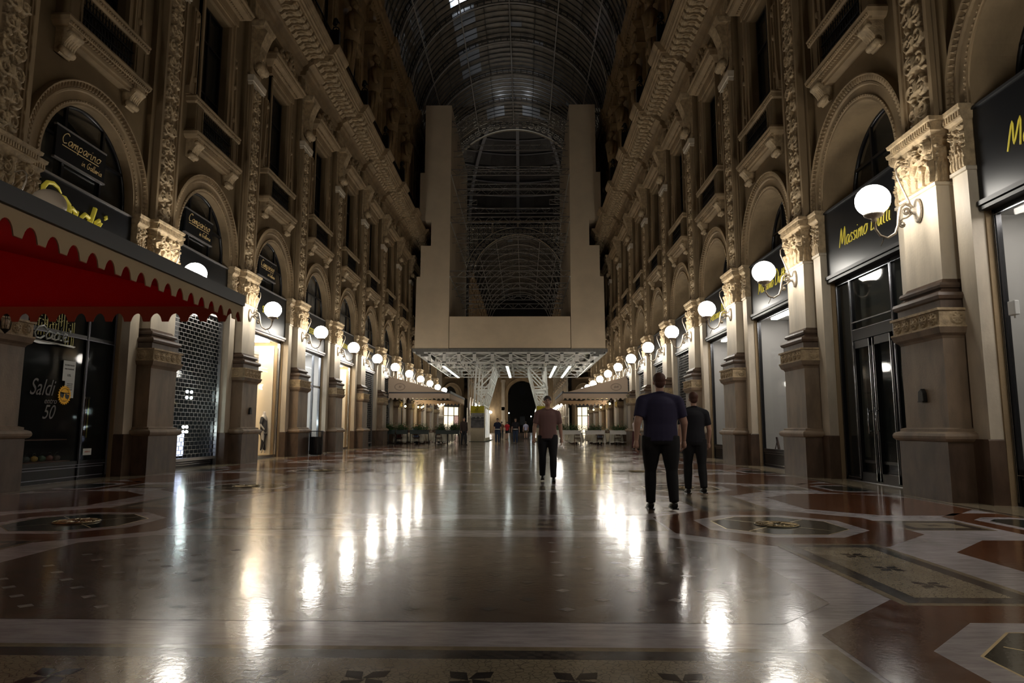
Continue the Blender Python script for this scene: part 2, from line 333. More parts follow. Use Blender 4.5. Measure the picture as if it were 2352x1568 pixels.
def build_pier():
    t=empty('pilaster')
    b=MB(); b.rstack([(0,.62,.667),(.90,.62,.667)]); b.build('plinth',GRAN,t)
    b=MB(); b.rstack([(.90,.62,.667),(.92,.665,.71),(.95,.69,.735),(.99,.695,.74),(1.03,.68,.725),(1.05,.64,.69),(1.06,.60,.655),(1.10,.60,.655),(1.12,.54,.60)]); b.build('torus',PEDE,t)
    b=MB(); b.rstack([(1.10,.53,.59),(2.54,.53,.59)])
    b.rstack([(2.50,.53,.59),(2.54,.55,.61),(2.58,.60,.66),(2.64,.62,.68),(2.67,.63,.69)]); b.build('pedestal',PEDE,t)
    b=MB(); b.rstack([(2.67,.60,.66),(2.97,.60,.66)]); b.rstack([(2.67,.635,.69),(2.70,.635,.69)]); b.rstack([(2.93,.635,.69),(2.97,.635,.69)])
    fb=b.build('frieze_band',CARVE,t); b=MB(); b.relief(H_ROS,1.24,.22,.602,0,2.705,.04)
    for s in (-1,1): b.relief(H_ROS1,.5,.22,.33,s*.662,2.705,.04,axis='y',flip=(s<0))
    b.build('rosette_relief',CARVE,fb)
    b=MB(); b.rstack([(2.97,.53,.61),(3.10,.53,.61),(3.12,.57,.65),(3.17,.59,.67),(3.22,.575,.655),(3.235,.52,.60),(3.27,.47,.55),(3.30,.455,.535),(3.31,.49,.57),(3.35,.505,.585),(3.39,.49,.57),(3.40,.44,.53),(3.46,.40,.50)]); b.build('base_moulding',GRAN,t)
    b=MB(); b.rstack([(3.44,.40,.50),(5.0,.38,.49),(5.01,.41,.52),(5.05,.42,.53),(5.07,.38,.49)]); b.build('shaft',SHAFT,t)
    b=MB(); b.rstack([(5.06,.37,.47),(5.88,.40,.50)]); b.relief(H_CAP,.98,.82,.375,0,5.06,.11)
    H2=H_CAPN
    for s in (-1,1): b.relief(H2,.36,.82,.20,s*.485,5.06,.06,axis='y',flip=(s<0))
    cp_=b.build('capital',CARVE,t); b=MB()
    b.rstack([(5.86,.40,.50),(5.90,.44,.55),(5.91,.46,.58),(5.94,.46,.58),(5.95,.44,.57),(6.04,.46,.60),(6.06,.50,.635),(6.12,.51,.65)])
    for k in range(19): b.box(.44,.485,-.56+k*.0605,-.525+k*.0605,5.95,6.04)
    b.build('abacus',CARVE,cp_)
    # upper carved strip with frame
    b=MB(); b.rstack([(6.12,.14,.66),(16.2,.14,.66)],mi=0,cap=False)
    b.build('backing_strip',PLAST,t)
    b=MB(); b.rstack([(6.12,.22,.47),(12.55,.22,.47)],cap=False)
    for s in (-1,1): b.box(.2,.30,s*.38,s*.47,6.12,12.5); b.box(.2,.26,s*.33,s*.385,6.12,12.5)
    b.box(.2,.28,-.4,.4,6.12,6.26)
    b.build('strip_frame',STONE,t)
    b=MB(); b.relief(H_STRIP,.62,6.25,.215,0,6.25,.115); b.build('carved_panel',CARVE,t)
    b=MB(); b.rstack([(12.48,.24,.48),(12.50,.30,.50),(12.58,.31,.51),(12.60,.34,.54),(12.68,.345,.545),(12.77,.36,.56),(12.80,.36,.56)]); b.build('strip_cap',SHAFT,t)
    # scrolled bracket above the strip, running up to the cornice
    b=MB(); b.rstack([(12.8,.20,.40),(13.4,.20,.40),(13.5,.22,.42),(16.2,.22,.42)],cap=False)
    P=[(.22,13.2),(.30,13.05),(.42,13.2),(.38,13.6),(.42,14.0),(.55,14.35),(.62,14.5),(.5,14.6),(.22,14.6)]
    b.prism(P,-.26,.26,'y')
    b.lathe([(.0,-.3),(.13,-.3),(.15,0),(.13,.3),(0,.3)],(.40,0,13.25),12,0,'y')
    b.ball((.34,0,13.75),.12,.14,.2,10,8); b.rstack([(14.6,.55,.46),(14.75,.62,.50),(14.8,.62,.5)])
    b.build('scroll_bracket',CARVE,t)
    reg(t); return t
def build_side_pilaster(s):
    pass
def build_arch():
    t=empty('arch_surround')
    # archivolt profile: carved outer band, plain fascia, bead, inner fillet
    b=MB(); ap=arch_path(RI)
    b.sweep(ap,[(0,.0),(0,.10),(.05,.10),(.06,.12),(.10,.12),(.11,.09),(.28,.09),(.30,.13),(.34,.13),(.36,.11),(.46,.15),(.48,.18),(.50,.18),(.50,.0)])
    def along(r,n,z0=6.15):
        L1=ZC-z0; L=L1*2+PI*r; out=[]
        for k in range(n):
            d=L*(k+.5)/n
            if d<L1: out.append((-r,z0+d,PI))
            elif d<L1+PI*r: a=PI-(d-L1)/r; out.append((r*math.cos(a),ZC+r*math.sin(a),a))
            else: out.append((r,ZC-(d-L1-PI*r),0))
        return out
    for y,z,a in along(RI+.085,58): b.ball((.125,y,z),.022,.022,.022,6,4)
    for y,z,a in along(RI+.41,64):
        c,s_=math.cos(a),math.sin(a); hw=.045
        V=[]
        for du,dv,p in ((-.055,-.030,.12),(.055,-.012,.12),(.055,.012,.12),(-.055,.030,.12),(-.04,0,.175),(.05,0,.185)):
            V.append((p,y+du*c-dv*s_,z+du*s_+dv*c))
        b.add(V,[(0,1,5,4),(3,4,5,2),(0,4,3),(1,2,5)],0)
    b.build('archivolt',STONE,t)
    for s in (-1,1):
        yc=s*1.81
        b=MB(); b.rstack([(0,.24,.20),(.93,.24,.20),(.95,.24,.185)],yc=yc); b.build('jamb_plinth',GRAN,t)
        b=MB(); b.rstack([(.94,.20,.18),(5.06,.20,.18),(5.07,.23,.20),(5.12,.23,.20),(5.14,.2,.18)],yc=yc); b.build('jamb_shaft',SHAFT,t)
        b=MB(); b.rstack([(5.13,.19,.17),(5.9,.20,.18)],yc=yc); b.relief(H_CAPN,.36,.76,.19,yc,5.12,.06)
        b.rstack([(5.88,.2,.18),(5.92,.25,.21),(6.04,.26,.22),(6.06,.29,.24),(6.12,.30,.25)],yc=yc)
        for k in range(7): b.box(.24,.275,yc-.2+k*.061,yc-.165+k*.061,5.94,6.03)
        b.build('jamb_capital',CARVE,t)
    reg(t); return t
# ---- windows
def build_window():
    t=empty('window_1')
    b=MB()
    b.rstack([(9.04,.30,1.38),(9.06,.34,1.42),(9.12,.38,1.47),(9.20,.40,1.49),(9.27,.36,1.45)])
    for k in range(44): b.ball((.37,-1.40+k*.0651,9.095),.03,.026,.035,5,4)
    for k in range(30): b.box(.28,.335,-1.36+k*.094,-1.315+k*.094,9.0,9.055)
    b.box(0,.26,-.95,.95,8.93,9.04); b.box(0,.20,-.95,.95,8.86,8.93)
    b.build('balcony_slab',STONE,t)
    for s in (-1,1):
        b=MB(); P=[(0,8.55),(.08,8.5),(.17,8.58),(.2,8.72),(.26,8.80),(.33,8.88),(.34,9.04),(0,9.04)]
        b.prism(P,s*1.14-.17,s*1.14+.17,'y'); b.lathe([(0,-.19),(.07,-.19),(.08,0),(.07,.19),(0,.19)],(.14,s*1.14,8.60),10,0,'y')
        b.lathe([(0,-.19),(.055,-.19),(.06,0),(.055,.19),(0,.19)],(.30,s*1.14,8.93),10,0,'y')
        for q in range(5): b.tube([(.30,s*1.14-.13+.065*q,8.97),(.26,s*1.14-.13+.065*q,8.84),(.20,s*1.14-.13+.065*q,8.74),(.16,s*1.14-.13+.065*q,8.60)],[.02,.03,.026,.02],6)
        b.build('console',CARVE,t)
    for s in (-1,1):
        b=MB(); b.rstack([(9.27,.26,.22),(10.05,.26,.22)],yc=s*1.15); b.box(.25,.285,s*1.15-.17,s*1.15-.13,9.33,9.98); b.box(.25,.285,s*1.15+.13,s*1.15+.17,9.33,9.98)
        b.build('parapet_post',PLAST,t)
    b=MB(); b.rstack([(10.05,.24,1.42),(10.08,.28,1.46),(10.18,.29,1.47),(10.22,.31,1.49),(10.26,.30,1.48)])
    for k in range(34): b.ball((.295,-1.41+k*.0855,10.13),.022,.028,.03,6,4)
    b.build('handrail',STONE,t)
    b=MB(); rg=random.Random(2)
    for k in range(17): b.tube([(.2,-.88+k*.11,9.28),(.2,-.88+k*.11,10.05)],.011,5)
    for k in range(16):
        for zz in (9.42,9.66,9.9): b.tube([(.2,-.825+k*.11+.045*math.cos(a),zz+.085*math.sin(a)) for a in [2*PI*q/8 for q in range(9)]],.009,4,caps=False)
    b.box(.18,.22,-.93,.93,9.52,9.55); b.box(.18,.22,-.93,.93,9.78,9.81)
    b.build('iron_grille',IRON,t)
    # architrave
    b=MB()
    for s in (-1,1):
        b.box(0,.10,s*.85,s*1.06,10.26,13.9); b.box(0,.15,s*1.0,s*1.06,10.26,13.9)
        b.box(0,.07,s*1.1,s*1.42,10.26,12.9); b.box(.05,.11,s*1.14,s*1.18,10.4,12.8); b.box(.05,.11,s*1.34,s*1.38,10.4,12.8)
        P=[(s*1.36,10.26),(s*1.52,10.26),(s*1.54,10.5),(s*1.46,10.9),(s*1.42,11.5),(s*1.38,12.3),(s*1.36,12.3)]; b.prism(P,0,.12,'x')
        for zz in (10.8,11.9,12.6): b.lathe([(.0,.12),(.07,.11),(.09,.07),(.09,.0)],(.02,s*1.26,zz),10,0,'x')
    b.box(0,.10,-.85,.85,13.7,13.9); b.box(0,.15,-1.06,1.06,13.86,13.92)
    b.build('window_surround',STONE,t)
    b=MB(); b.box(-.30,-.26,-.85,.85,9.3,13.68,0); 
    b.build('glass',GLASS,t)
    b=MB()
    for y in (-.82,0,.82): b.box(-.27,-.20,y-.04,y+.04,9.3,13.68)
    for z in (9.35,11.0,12.6,13.64): b.box(-.27,-.2,-.85,.85,z-.03,z+.03)
    b.build('window_frame',BLACK,t)
    b=MB()
    b.rstack([(13.92,.16,1.2),(14.18,.16,1.2),(14.2,.22,1.3),(14.29,.30,1.42),(14.33,.42,1.5),(14.45,.46,1.55),(14.5,.50,1.58),(14.56,.50,1.58)])
    for k in range(24): b.box(.16,.27,-1.24+k*.106,-1.18+k*.106,14.2,14.29)
    for k in range(40): b.ball((.44,-1.48+k*.076,14.41),.03,.026,.035,5,4)
    b.build('entablature',STONE,t)
    b=MB()
    for s in (-1,1):
        P=spiral(0,0,.24,1.2,PI/2,-s); b.tube([(.26,s*.55+x,14.95+z) for x,z in P],.07,6); 
        b.tube([(.28,s*.28,14.8),(.28,s*.85,14.7),(.24,s*1.3,14.62)],[.1,.09,.04],6)
        b.ball((.28,s*1.25,14.75),.1,.1,.16,8,6)
        for k in range(4): b.ball((.30,s*(.35+.17*k),14.72+.05*(k%2)),.08,.09,.09,6,5)
    for k in range(7):
        a=PI*(k+.5)/7; b.tube([(.22,.1*math.cos(a),14.8+.1*math.sin(a)),(.36,.42*math.cos(a),14.85+.55*math.sin(a))],[.04,.085],6)
    b.ball((.34,0,14.9),.12,.14,.16,8,6); b.ball((.40,0,15.1),.08,.08,.1,8,6)
    b.build('shell_crest',CARVE,t)
    reg(t); return t
def build_attic_window():
    t=empty('window_40')
    b=MB()
    for s in (-1,1):
        b.box(0,.12,s*.62,s*.82,18.0,21.7); b.box(0,.18,s*.80,s*.86,18.0,21.7); b.box(0,.08,s*1.0,s*1.7,17.3,24.4)
        b.prism([(s*.86,21.7),(s*1.15,21.75),(s*1.2,22.2),(s*1.0,22.6),(s*.5,22.3)],0,.2,'x')
        b.tube([(.15,s*.9,18.0),(.18,s*.75,17.5),(.18,s*.35,17.15),(.18,0,17.0)],[.09,.09,.08,.1],6)
    b.rstack([(21.6,.14,.86),(21.75,.14,.9),(21.85,.25,1.0),(21.95,.25,1.0)])
    b.prism([(-.95,21.95),(.95,21.95),(.5,22.6),(0,22.95),(-.5,22.6)],0,.2,'x')
    b.ball((.2,0,22.4),.14,.25,.3,8,6)
    b.rstack([(17.95,.2,.9),(18.1,.24,.95),(18.15,.24,.95)])
    b.build('window_surround',UPST,t)
    b=MB(); b.box(-.2,-.16,-.62,.62,18.2,21.6); b.build('glass',GLASS,t)
    b=MB(); b.box(-.16,-.1,-.03,.03,18.2,21.6); b.box(-.16,-.1,-.6,.6,19.9,19.96); b.box(-.16,-.1,-.62,-.56,18.2,21.6); b.box(-.16,-.1,.56,.62,18.2,21.6); b.build('window_frame',BLACK,t)
    reg(t); return t
def build_figure_pilaster():
    t=empty('figure_pilaster')
    b=MB(); b.rstack([(16.9,.35,.62),(18.1,.35,.62),(18.2,.42,.68),(18.3,.42,.68),(18.35,.2,.5),(24.0,.2,.5)]); b.build('backing',UPST,t)
    b=MB()   # sculpted half-figure rising out of a tapering scrolled base
    b.tube([(.40,0,18.3),(.44,0,19.2),(.46,0,20.2),(.52,0,20.9)],[.20,.24,.27,.30],10,flat=1.2)
    b.tube([(.50,0,20.6),(.56,0,21.3),(.60,0,21.9),(.56,0,22.2)],[.32,.34,.40,.22],12,flat=1.25)
    b.tube([(.56,0,22.1),(.62,0,22.4)],[.13,.12],8); b.ball((.66,0,22.62),.19,.17,.24,12,8); b.ball((.60,0,22.72),.22,.21,.22,10,8)
    b.ball((.86,0,22.6),.04,.03,.05,6,4)
    for s in (-1,1):
        b.tube([(.58,s*.38,21.95),(.66,s*.62,21.5),(.72,s*.55,21.0),(.80,s*.2,21.15)],[.15,.13,.11,.09],8)
        b.tube([(.50,s*.3,20.5),(.55,s*.42,19.8),(.45,s*.35,19.0)],[.14,.1,.06],6)
    for k in range(5): b.tube([(.66,-.2+.1*k,20.9),(.70,-.22+.11*k,20.2),(.62,-.16+.08*k,19.3)],[.05,.06,.03],5)
    b.build('sculpted_figure',UPST,t)
    b=MB(); b.rstack([(22.9,.5,.45),(23.1,.62,.55),(23.3,.66,.6),(23.4,.5,.5),(24.2,.55,.52),(24.4,.75,.66),(24.6,.8,.7),(24.6,.5,.6),(25.4,.5,.6)])
    b.lathe([(0,-.5),(.12,-.5),(.14,0),(.12,.5),(0,.5)],(.6,0,23.9),8,0,'y'); b.build('impost',UPST,t)
    reg(t); return t
def cornice_mesh(ys):
    b=MB(); md=MB()
    y0=ys[0]-HB; y1=ys[-1]+HB
    def run(prof,a,c,mi=0,bb=b):
        V=[(p,a,z) for p,z in prof]+[(p,c,z) for p,z in prof]; n=len(prof)
        bb.add(V,[(k,k+1,n+k+1,n+k) for k in range(n-1)]+[tuple(range(n))[::-1],tuple(range(n,2*n))],mi)
    base=[(0,15.55),(.10,15.55),(.12,15.7),(.20,15.75),(.22,15.9),(.34,15.98),(.42,16.02),(.44,16.12),(.30,16.12),(.30,16.44),(1.22,16.44),(1.24,16.52),(1.30,16.54),(1.32,16.62),(1.42,16.74),(1.46,16.82),(1.46,16.88),(0,16.9)]
    run(base,y0,y1)
    piers=[y-HB for y in ys]+[ys[-1]+HB]
    off=[(p+(.24 if p>.05 else 0),z) for p,z in base]
    off=[(p,z+.003) for p,z in off]
    for y in piers: run(off,y-.74,y+.74)
    def modillion(y,dx):
        P=[(.38+dx,16.14),(.42+dx,16.10),(.50+dx,16.12),(.60+dx,16.22),(.80+dx,16.24),(.98+dx,16.20),(1.10+dx,16.24),(1.16+dx,16.34),(1.16+dx,16.44),(.3,16.44),(.3,16.14)]
        md.prism(P,y-.13,y+.13,'y'); md.lathe([(0,-.145),(.06,-.145),(.07,0),(.06,.145),(0,.145)],(1.06+dx,y,16.27),8,0,'y'); md.ball((.74+dx,y,16.21),.16,.09,.06,8,4)
    for i,yc in enumerate(ys):
        for k in range(9): 
            y=yc-HB+.98+ (S-1.96)*k/8; modillion(y,0)
    for y in piers:
        for k in (-1,0,1): modillion(y+k*.48,.24)
    n=int((y1-y0)/.085)
    for k in range(n): b.box(1.30,1.36,y0+k*.085,y0+k*.085+.045,16.64,16.70)
    return b,md
def upper_cornice_mesh(ys):
    b=MB(); y0=ys[0]-HB; y1=ys[-1]+HB
    def run(prof,a,c):
        V=[(p,a,z) for p,z in prof]+[(p,c,z) for p,z in prof]; n=len(prof)
        b.add(V,[(k,k+1,n+k+1,n+k) for k in range(n-1)]+[tuple(range(n))[::-1],tuple(range(n,2*n))],0)
    base=[(0,24.6),(.12,24.6),(.14,24.9),(.10,24.95),(.10,25.6),(.22,25.7),(.30,25.95),(.5,26.1),(.52,26.35),(.62,26.45),(.70,26.75),(.72,26.9),(0,26.95)]
    run(base,y0,y1)
    for y in [q-HB for q in ys]+[ys[-1]+HB]: run([(p+(.14 if p>.05 else 0),z+.003) for p,z in base],y-.75,y+.75)
    for yc in ys:
        for k in range(16): b.box(.3,.48,yc-HB+.2+k*.32,yc-HB+.34+k*.32,25.9,26.08)
    return b
# ================================================================ lamp bracket
def build_lamp(lit=True):
    t=empty('wall_lamp')
    b=MB(); b.lathe([(0,.40),(.19,.40),(.19,.425),(.15,.44),(.07,.46),(.05,.52),(0,.53)],(0,0,4.74),18,0,'x',sx=.62,sy=1.1); b.build('back_plate',BRONZE,t)
    b=MB()
    b.tube([(.48,0,4.74),(.52,0,4.82),(.61,0,4.86),(.70,0,4.79),(.735,0,4.64),(.755,0,4.49),(.81,0,4.35),(.94,0,4.27),(1.06,0,4.31),(1.13,0,4.42),(1.15,0,4.56)],[.028,.027,.025,.025,.025,.024,.022,.02,.02,.02,.022],8)
    b.tube([(.50,0,4.76),(.56,0,4.93),(.65,0,5.16),(.72,0,5.35),(.72,0,5.47),(.65,0,5.535),(.55,0,5.52),(.46,0,5.50)],[.02,.018,.016,.014,.013,.012,.012,.01],6)
    b.tube([(.50,0,4.70),(.60,0,4.62),(.67,0,4.60),(.72,0,4.56)],[.02,.016,.014,.012],6)
    b.tube([(.60+x,0,4.72+z) for x,z in spiral(0,0,.085,1.5,-PI/2,-1)],.017,6)
    b.tube([(.68+x,0,4.50+z) for x,z in spiral(0,0,.06,1.4,PI/2,-1)],.014,6)
    arm_=b.build('scroll_arm',BRONZE,t); b=MB()
    for (cx,cz,r) in ((.60,4.72,.035),(.68,4.50,.03)):
        b=MB(); b.ball((cx,0,cz),r,r*1.4,r,8,6)
        for k in range(8): b.ball((cx+r*1.3*math.cos(k*PI/4),0,cz+r*1.3*math.sin(k*PI/4)),.014,.02,.014,5,4)
        b.build('rosette',BRONZE,arm_); b=MB(); b.tube([(1.0,0,4.29),(1.04,.02,4.2),(1.09,.05,4.12)],.008,5); b.build('hook',BRONZE,arm_)
    b=MB(); b.lathe([(0,4.54),(.03,4.54),(.05,4.57),(.035,4.60),(.09,4.62),(.15,4.655),(.16,4.68),(.14,4.68),(0,4.67)],(1.15,0,0),16); b.build('cup',BRONZE,t)
    b=MB(); b.ball((1.15,0,4.92),.275,.275,.262,20,14); b.build('globe',GLOBE if lit else GLOBEOFF,t)
    reg(t); return t
# ================================================================ shop fronts (between the jambs of a bay)
OW=RI+.05
def shop(side,i,kind,sign=None,board=False):
    """side -1 left, 1 right; i bay index; local y runs away from the camera on the left wall, towards it on the right"""
    yc=Z0+(i+.5)*S
    t=empty('shop_front'); t.location=(side*WX,yc,0); t.rotation_euler=(0,0,PI if side>0 else 0)
    g=-side     # +1 if local +y is away from the camera
    # sign board
    b=MB(); b.box(-.06,.06,-OW,OW,4.55,6.02); b.build('sign_board',SIGNB,t)
    b=MB(); b.box(-.1,.12,-OW,OW,4.47,4.54); b.box(-.1,.09,-OW,OW,4.40,4.455); b.box(-.06,.09,-OW,OW,6.02,6.06); b.build('sign_ledge',mat('blackened_trim',(.02,.02,.022),.5) if side>0 else mat('pale_metal',(.30,.28,.27),.45,metal=.6),t)
    # arched window above the sign
    b=MB(); gl=MB(); r=RI-.02
    n=24; TY=-.66 if side>0 else -.17
    P=[(r*math.cos(PI-PI*k/n),ZC+r*math.sin(PI-PI*k/n)) for k in range(n+1)]
    gl.poly([(TY,y,z) for y,z in [(-r,6.0)]+P+[(r,6.0)]]); gl.build('arch_glass',GLASS,t)
    b.tube([(TY+.02,y,z) for y,z in [(-r,6.0)]+P+[(r,6.0)]],.045,6)
    for y in (-.62,.62): b.box(TY,TY+.06,y-.035,y+.035,6.0,ZC+math.sqrt(r*r-y*y))
    b.box(TY,TY+.06,-r,r,6.95,7.01); b.box(TY,TY+.07,-r,r,5.98,6.05)
    b.build('arch_frame',BLACK,t)
    b=MB(); b.box(-3.0,TY-.1,-OW-.1,OW+.1,6.05,6.1); b.add([(-3,-OW-.6,6.0),(-3,OW+.6,6.0),(-3,OW+.6,8.3),(-3,-OW-.6,8.3)],[(0,1,2,3)]); b.add([(-3,-OW-.6,8.3),(-3,OW+.6,8.3),(-.75,OW+.6,8.3),(-.75,-OW-.6,8.3)],[(0,1,2,3)])
    for s in (-1,1): b.add([(-3,s*(OW+.6),6.0),(-.75,s*(OW+.6),6.0),(-.75,s*(OW+.6),8.3),(-3,s*(OW+.6),8.3)],[(0,1,2,3)])
    b.build('upper_room',PLAST,t)
    b=MB(); b.poly([(TY-.12,y,z) for y,z in [(-r,6.1)]+P+[(r,6.1)]]) if (side<0 and i>2) else (b.box(-.75,-.70,-r+.1,-.1,6.1,7.3) if side<0 else b.box(-1.5,-1.45,-.2,1.3,6.1,7.7))
    b.build('arch_blind',mat('pale_arch_blind',(.42,.38,.32),.8,vscale=.8,var=.25) if side<0 and i>2 else mat('dim_arch_blind',(.16,.14,.10),.8),t)
    if side>0 and i==0:
        b=MB(); b.box(-1.40,-1.38,-.2,1.35,6.1,7.25); b.build('glowing_shelves',mat('shelf_glow',(.5,.4,.25),.6,emit=.35,ecol=(1,.78,.45),col2=(.06,.05,.04),vscale=7),t)  # lamplight on the shelves is put in as their own glow
        b=MB()
        for k in range(26): b.bar((-1.2,-1.0+k*.13,6.1),(-1.2,-.3+k*.13,7.5),.02)
        for k in range(10): b.bar((-1.2,-1.2,6.1+k*.15),(-1.2,1.5,6.1+k*.15),.018)
        b.build('mesh_screen',IRON,t)
    # recess behind the front
    def recess(m,depth=1.6,floor=.12,zt=4.42):
        b=MB()
        b.box(-.14-depth,-.12-depth,-OW-.3,OW+.3,floor,zt); b.box(-.14-depth,-.16,-OW-.3,OW+.3,zt,zt+.03); b.box(-.14-depth,-.16,-OW-.3,OW+.3,floor-.1,floor)
        for s in (-1,1): b.box(-.14-depth,-.16,s*(OW+.28),s*(OW+.31),floor,zt)
        return b.build('display_recess',m,t)
    def frame(mull=(),rails=(),m=BLACK,inner=CHROME,sill=.45):
        b=MB(); x0,x1=-.17,-.09
        for y in [-OW+.04,OW-.04]+list(mull): b.box(x0,x1,y-.045,y+.045,0,4.4,0); b.box(x1,x1+.012,y-.02,y-.006,0.05,4.36,1); b.box(x1,x1+.012,y+.01,y+.02,0.05,4.36,1)
        for z in [4.36,sill]+list(rails): b.box(x0,x1,-OW,OW,z-.04,z+.04,0); b.box(x1,x1+.012,-OW+.06,OW-.06,z-.048,z-.036,1)
        b.box(x0-.02,x1-.02,-OW,OW,0,sill,0); b.box(x1,x1+.015,-OW+.15,OW-.15,.07,.085,1); b.box(x1,x1+.015,-OW+.15,OW-.15,sill-.1,sill-.085,1)
        return b.build('window_frame',[m,inner],t)
    def glass(y0,y1,z0,z1,m=CLEAR,name='glass_pane'): b=MB(); b.box(-.135,-.125,y0,y1,z0,z1); return b.build(name,m,t)
    def ceil_light(m,y0=-1.2,y1=1.2,x=-.9,w=.12,z=4.36): b=MB(); b.box(x-w,x+w,y0,y1,z,z+.03); return b.build('ceiling_light',m,t)
    wm=lambda nm,c,s:MATS.get(nm) or globe_mat(nm,c,s)
    if kind=='door':      # glazed double door with transom, side light
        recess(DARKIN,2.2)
        frame(mull=(g*.93,g*-.72),rails=(),sill=.05)
        glass(-OW+.08,OW-.08,.1,4.3,GLASS)
        b=MB()
        b.box(-.17,-.08,min(g*.93,g*-.72),max(g*.93,g*-.72),2.98,3.22,0)
        b.box(-.08,-.07,min(g*.9,g*-.7),max(g*.9,g*-.7),3.2,3.215,1); b.box(-.08,-.07,min(g*.9,g*-.7),max(g*.9,g*-.7),3.36,3.385,1); b.build('transom',[BLACK,CHROME],t)
        for a,c in ((g*.88,g*.13),(g*.08,g*-.68)):
            b=MB(); a,c=min(a,c),max(a,c)
            for y in (a+.045,c-.045): b.box(-.14,-.06,y-.045,y+.045,.05,2.96,0); b.box(-.06,-.05,y-.03,y-.005,.06,2.95,1)
            for z in (.15,2.9): b.box(-.14,-.06,a,c,z-.1,z+.06,0)
            b.box(-.11,-.10,a,c,.4,.46,0)
            d=b.build('door_leaf',[BLACK,CHROME],t)
            e=c-.1 if (a<0 and g>0) or (a<0.05 and g>0) else a+.1
            e=(a+.12) if abs(a)<abs(c) else (c-.12)
            h=MB(); h.tube([(.02,e,1.0),(.02,e,1.52)],.016,8)
            for z in (1.06,1.46): h.tube([(-.06,e,z),(.02,e,z)],.012,6)
            h.build('handle',CHROME,d)
        b=MB(); b.box(-.35,-.33,-OW+.1,OW-.1,3.3,4.35); b.build('blind',mat('olive_blind',(.20,.21,.17),.7,vscale=1,var=.2),t)
        b=MB(); b.box(-.35,-.33,min(g*.97,g*1.5),max(g*.97,g*1.5),.5,4.3); b.build('side_blind',MATS['olive_blind'],t)
    elif kind=='display':
        recess(GREYIN,1.0,floor=.48); frame(sill=.48); glass(-OW+.08,OW-.08,.5,4.3)
        ceil_light(wm('shop_strip_light',(1,.95,.9),30),-1.3,1.3,-.5,.09)
        b=MB(); b.box(-.8,-.78,-OW+.1,OW-.1,.5,.78); b.build('plinth_panel',WHITEIN,t)
    elif kind=='bright':
        recess(CREAMIN,1.8,floor=.06); frame(sill=.06,m=CHROME); glass(-OW+.08,OW-.08,.1,4.3)
        ceil_light(wm('warm_ceiling_light',(1,.86,.66),30),-1.35,1.35,-.75,.32)
        b=MB(); b.box(-.70,-.66,-.5,.95,.3,3.95,0)
        for k in range(34): b.box(-.66,-.65,-.5,.95,.35+k*.105,.362+k*.105,1)
        b.build('slatted_panel',[WHITEIN,mat('slat_shadow_gap',(.45,.38,.3),.6)],t)
        b=MB(); b.box(-1.3,-.2,OW-.35,OW-.3,.1,4.2); b.box(-1.3,-.2,-OW+.3,-OW+.35,.1,4.2); b.build('side_panel',mat('glossy_cream_panel',(.8,.74,.62),.12),t)
    elif kind=='cool':
        recess(WHITEIN,1.9,floor=.06); frame(sill=.06,m=CHROME,rails=(2.95,),mull=(g*.55,)); glass(-OW+.08,OW-.08,.1,4.3)
        ceil_light(wm('cool_ceiling_light',(.95,.97,1),16),-1.2,1.2,-.9,.2)
        b=MB(); b.box(-1.2,-1.15,-1.1,.4,.3,3.2); b.build('hanging_panel',mat('white_curtain',(.75,.73,.72),.7),t)
        for (yy,zz) in ((g*.1,1.35),(g*.9,1.75)):
            b=MB(); b.ball((-.6,yy,zz),.06,n=10,m=8); b.build('spot_lamp',SPOTW,t)
        b=MB(); b.tube([(-.6,g*.1,.1),(-.6,g*.1,1.28)],.015,6); b.box(-.68,-.52,g*.1-.07,g*.1+.07,1.26,1.3); b.build('lamp_stand',BLACK,t)
    elif kind in('grille','grille_lit'):
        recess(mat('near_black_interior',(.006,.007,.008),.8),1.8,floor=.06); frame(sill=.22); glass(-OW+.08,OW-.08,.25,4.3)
        b=MB(); z=.25; k=0
        while z<4.35:
            b.box(-.03,-.018,-OW+.02,OW-.02,z,z+.012)
            n=13
            for q in range(n+1):
                y=-OW+.04+(2*OW-.08)*(q+(.5 if k%2 else 0))/n
                if y<OW: b.box(-.03,-.02,y-.005,y+.005,z,min(z+.115,4.37))
            z+=.115; k+=1
        b.box(-.05,.0,-OW,OW,.18,.26); 
        for s in (-1,1): b.box(-.06,.02,s*(OW-.06),s*OW,0,4.4)
        b.build('roll_grille',mat('grille_steel',(.42,.41,.40),.35,metal=.85),t)
        if kind=='grille_lit':
            b=MB(); b.box(-.40,-.35,g*-.75-.38,g*-.75+.38,2.75,4.3); b.build('side_curtain',mat('grey_blue_panel',(.42,.44,.46),.6),t)
            for q,(yy,zz) in enumerate(((g*.72,2.15),(g*.98,2.15),(g*.72,1.98),(g*.98,1.98),(g*.62,1.12),(g*.82,1.12),(g*.62,.98),(g*.82,.98),(g*-.3,1.7))):
                b=MB(); b.ball((-.55,yy,zz),.045,n=8,m=6); b.build('spot_lamp',SPOTW,t)
            b=MB(); b.box(-.75,-.7,g*.72-.28,g*.72+.28,.28,.92)
            b.build('lit_display_panel',mat('lit_blue_white_panel',(.7,.75,.95),.4,emit=2.2,ecol=(.62,.70,1.0),col2=(.2,.22,.35),vscale=9),t)
            b=MB(); b.box(-.8,-.7,g*-.6,g*-.2,2.9,3.05); b.build('lit_header',wm('header_glow',(.9,.95,1),3.0),t)
        else:
            b=MB(); b.box(-1.5,-1.45,-1.0,1.2,.4,3.9); b.build('rear_panel',mat('dim_teal_panel',(.16,.22,.20),.5),t)
            ceil_light(wm('dim_teal_light',(.7,1,.9),1.2),-.8,.8,-.8,.08)
    elif kind=='leather':   # dark shop with glazed door set back
        recess(DARKIN,2.6,floor=.06)
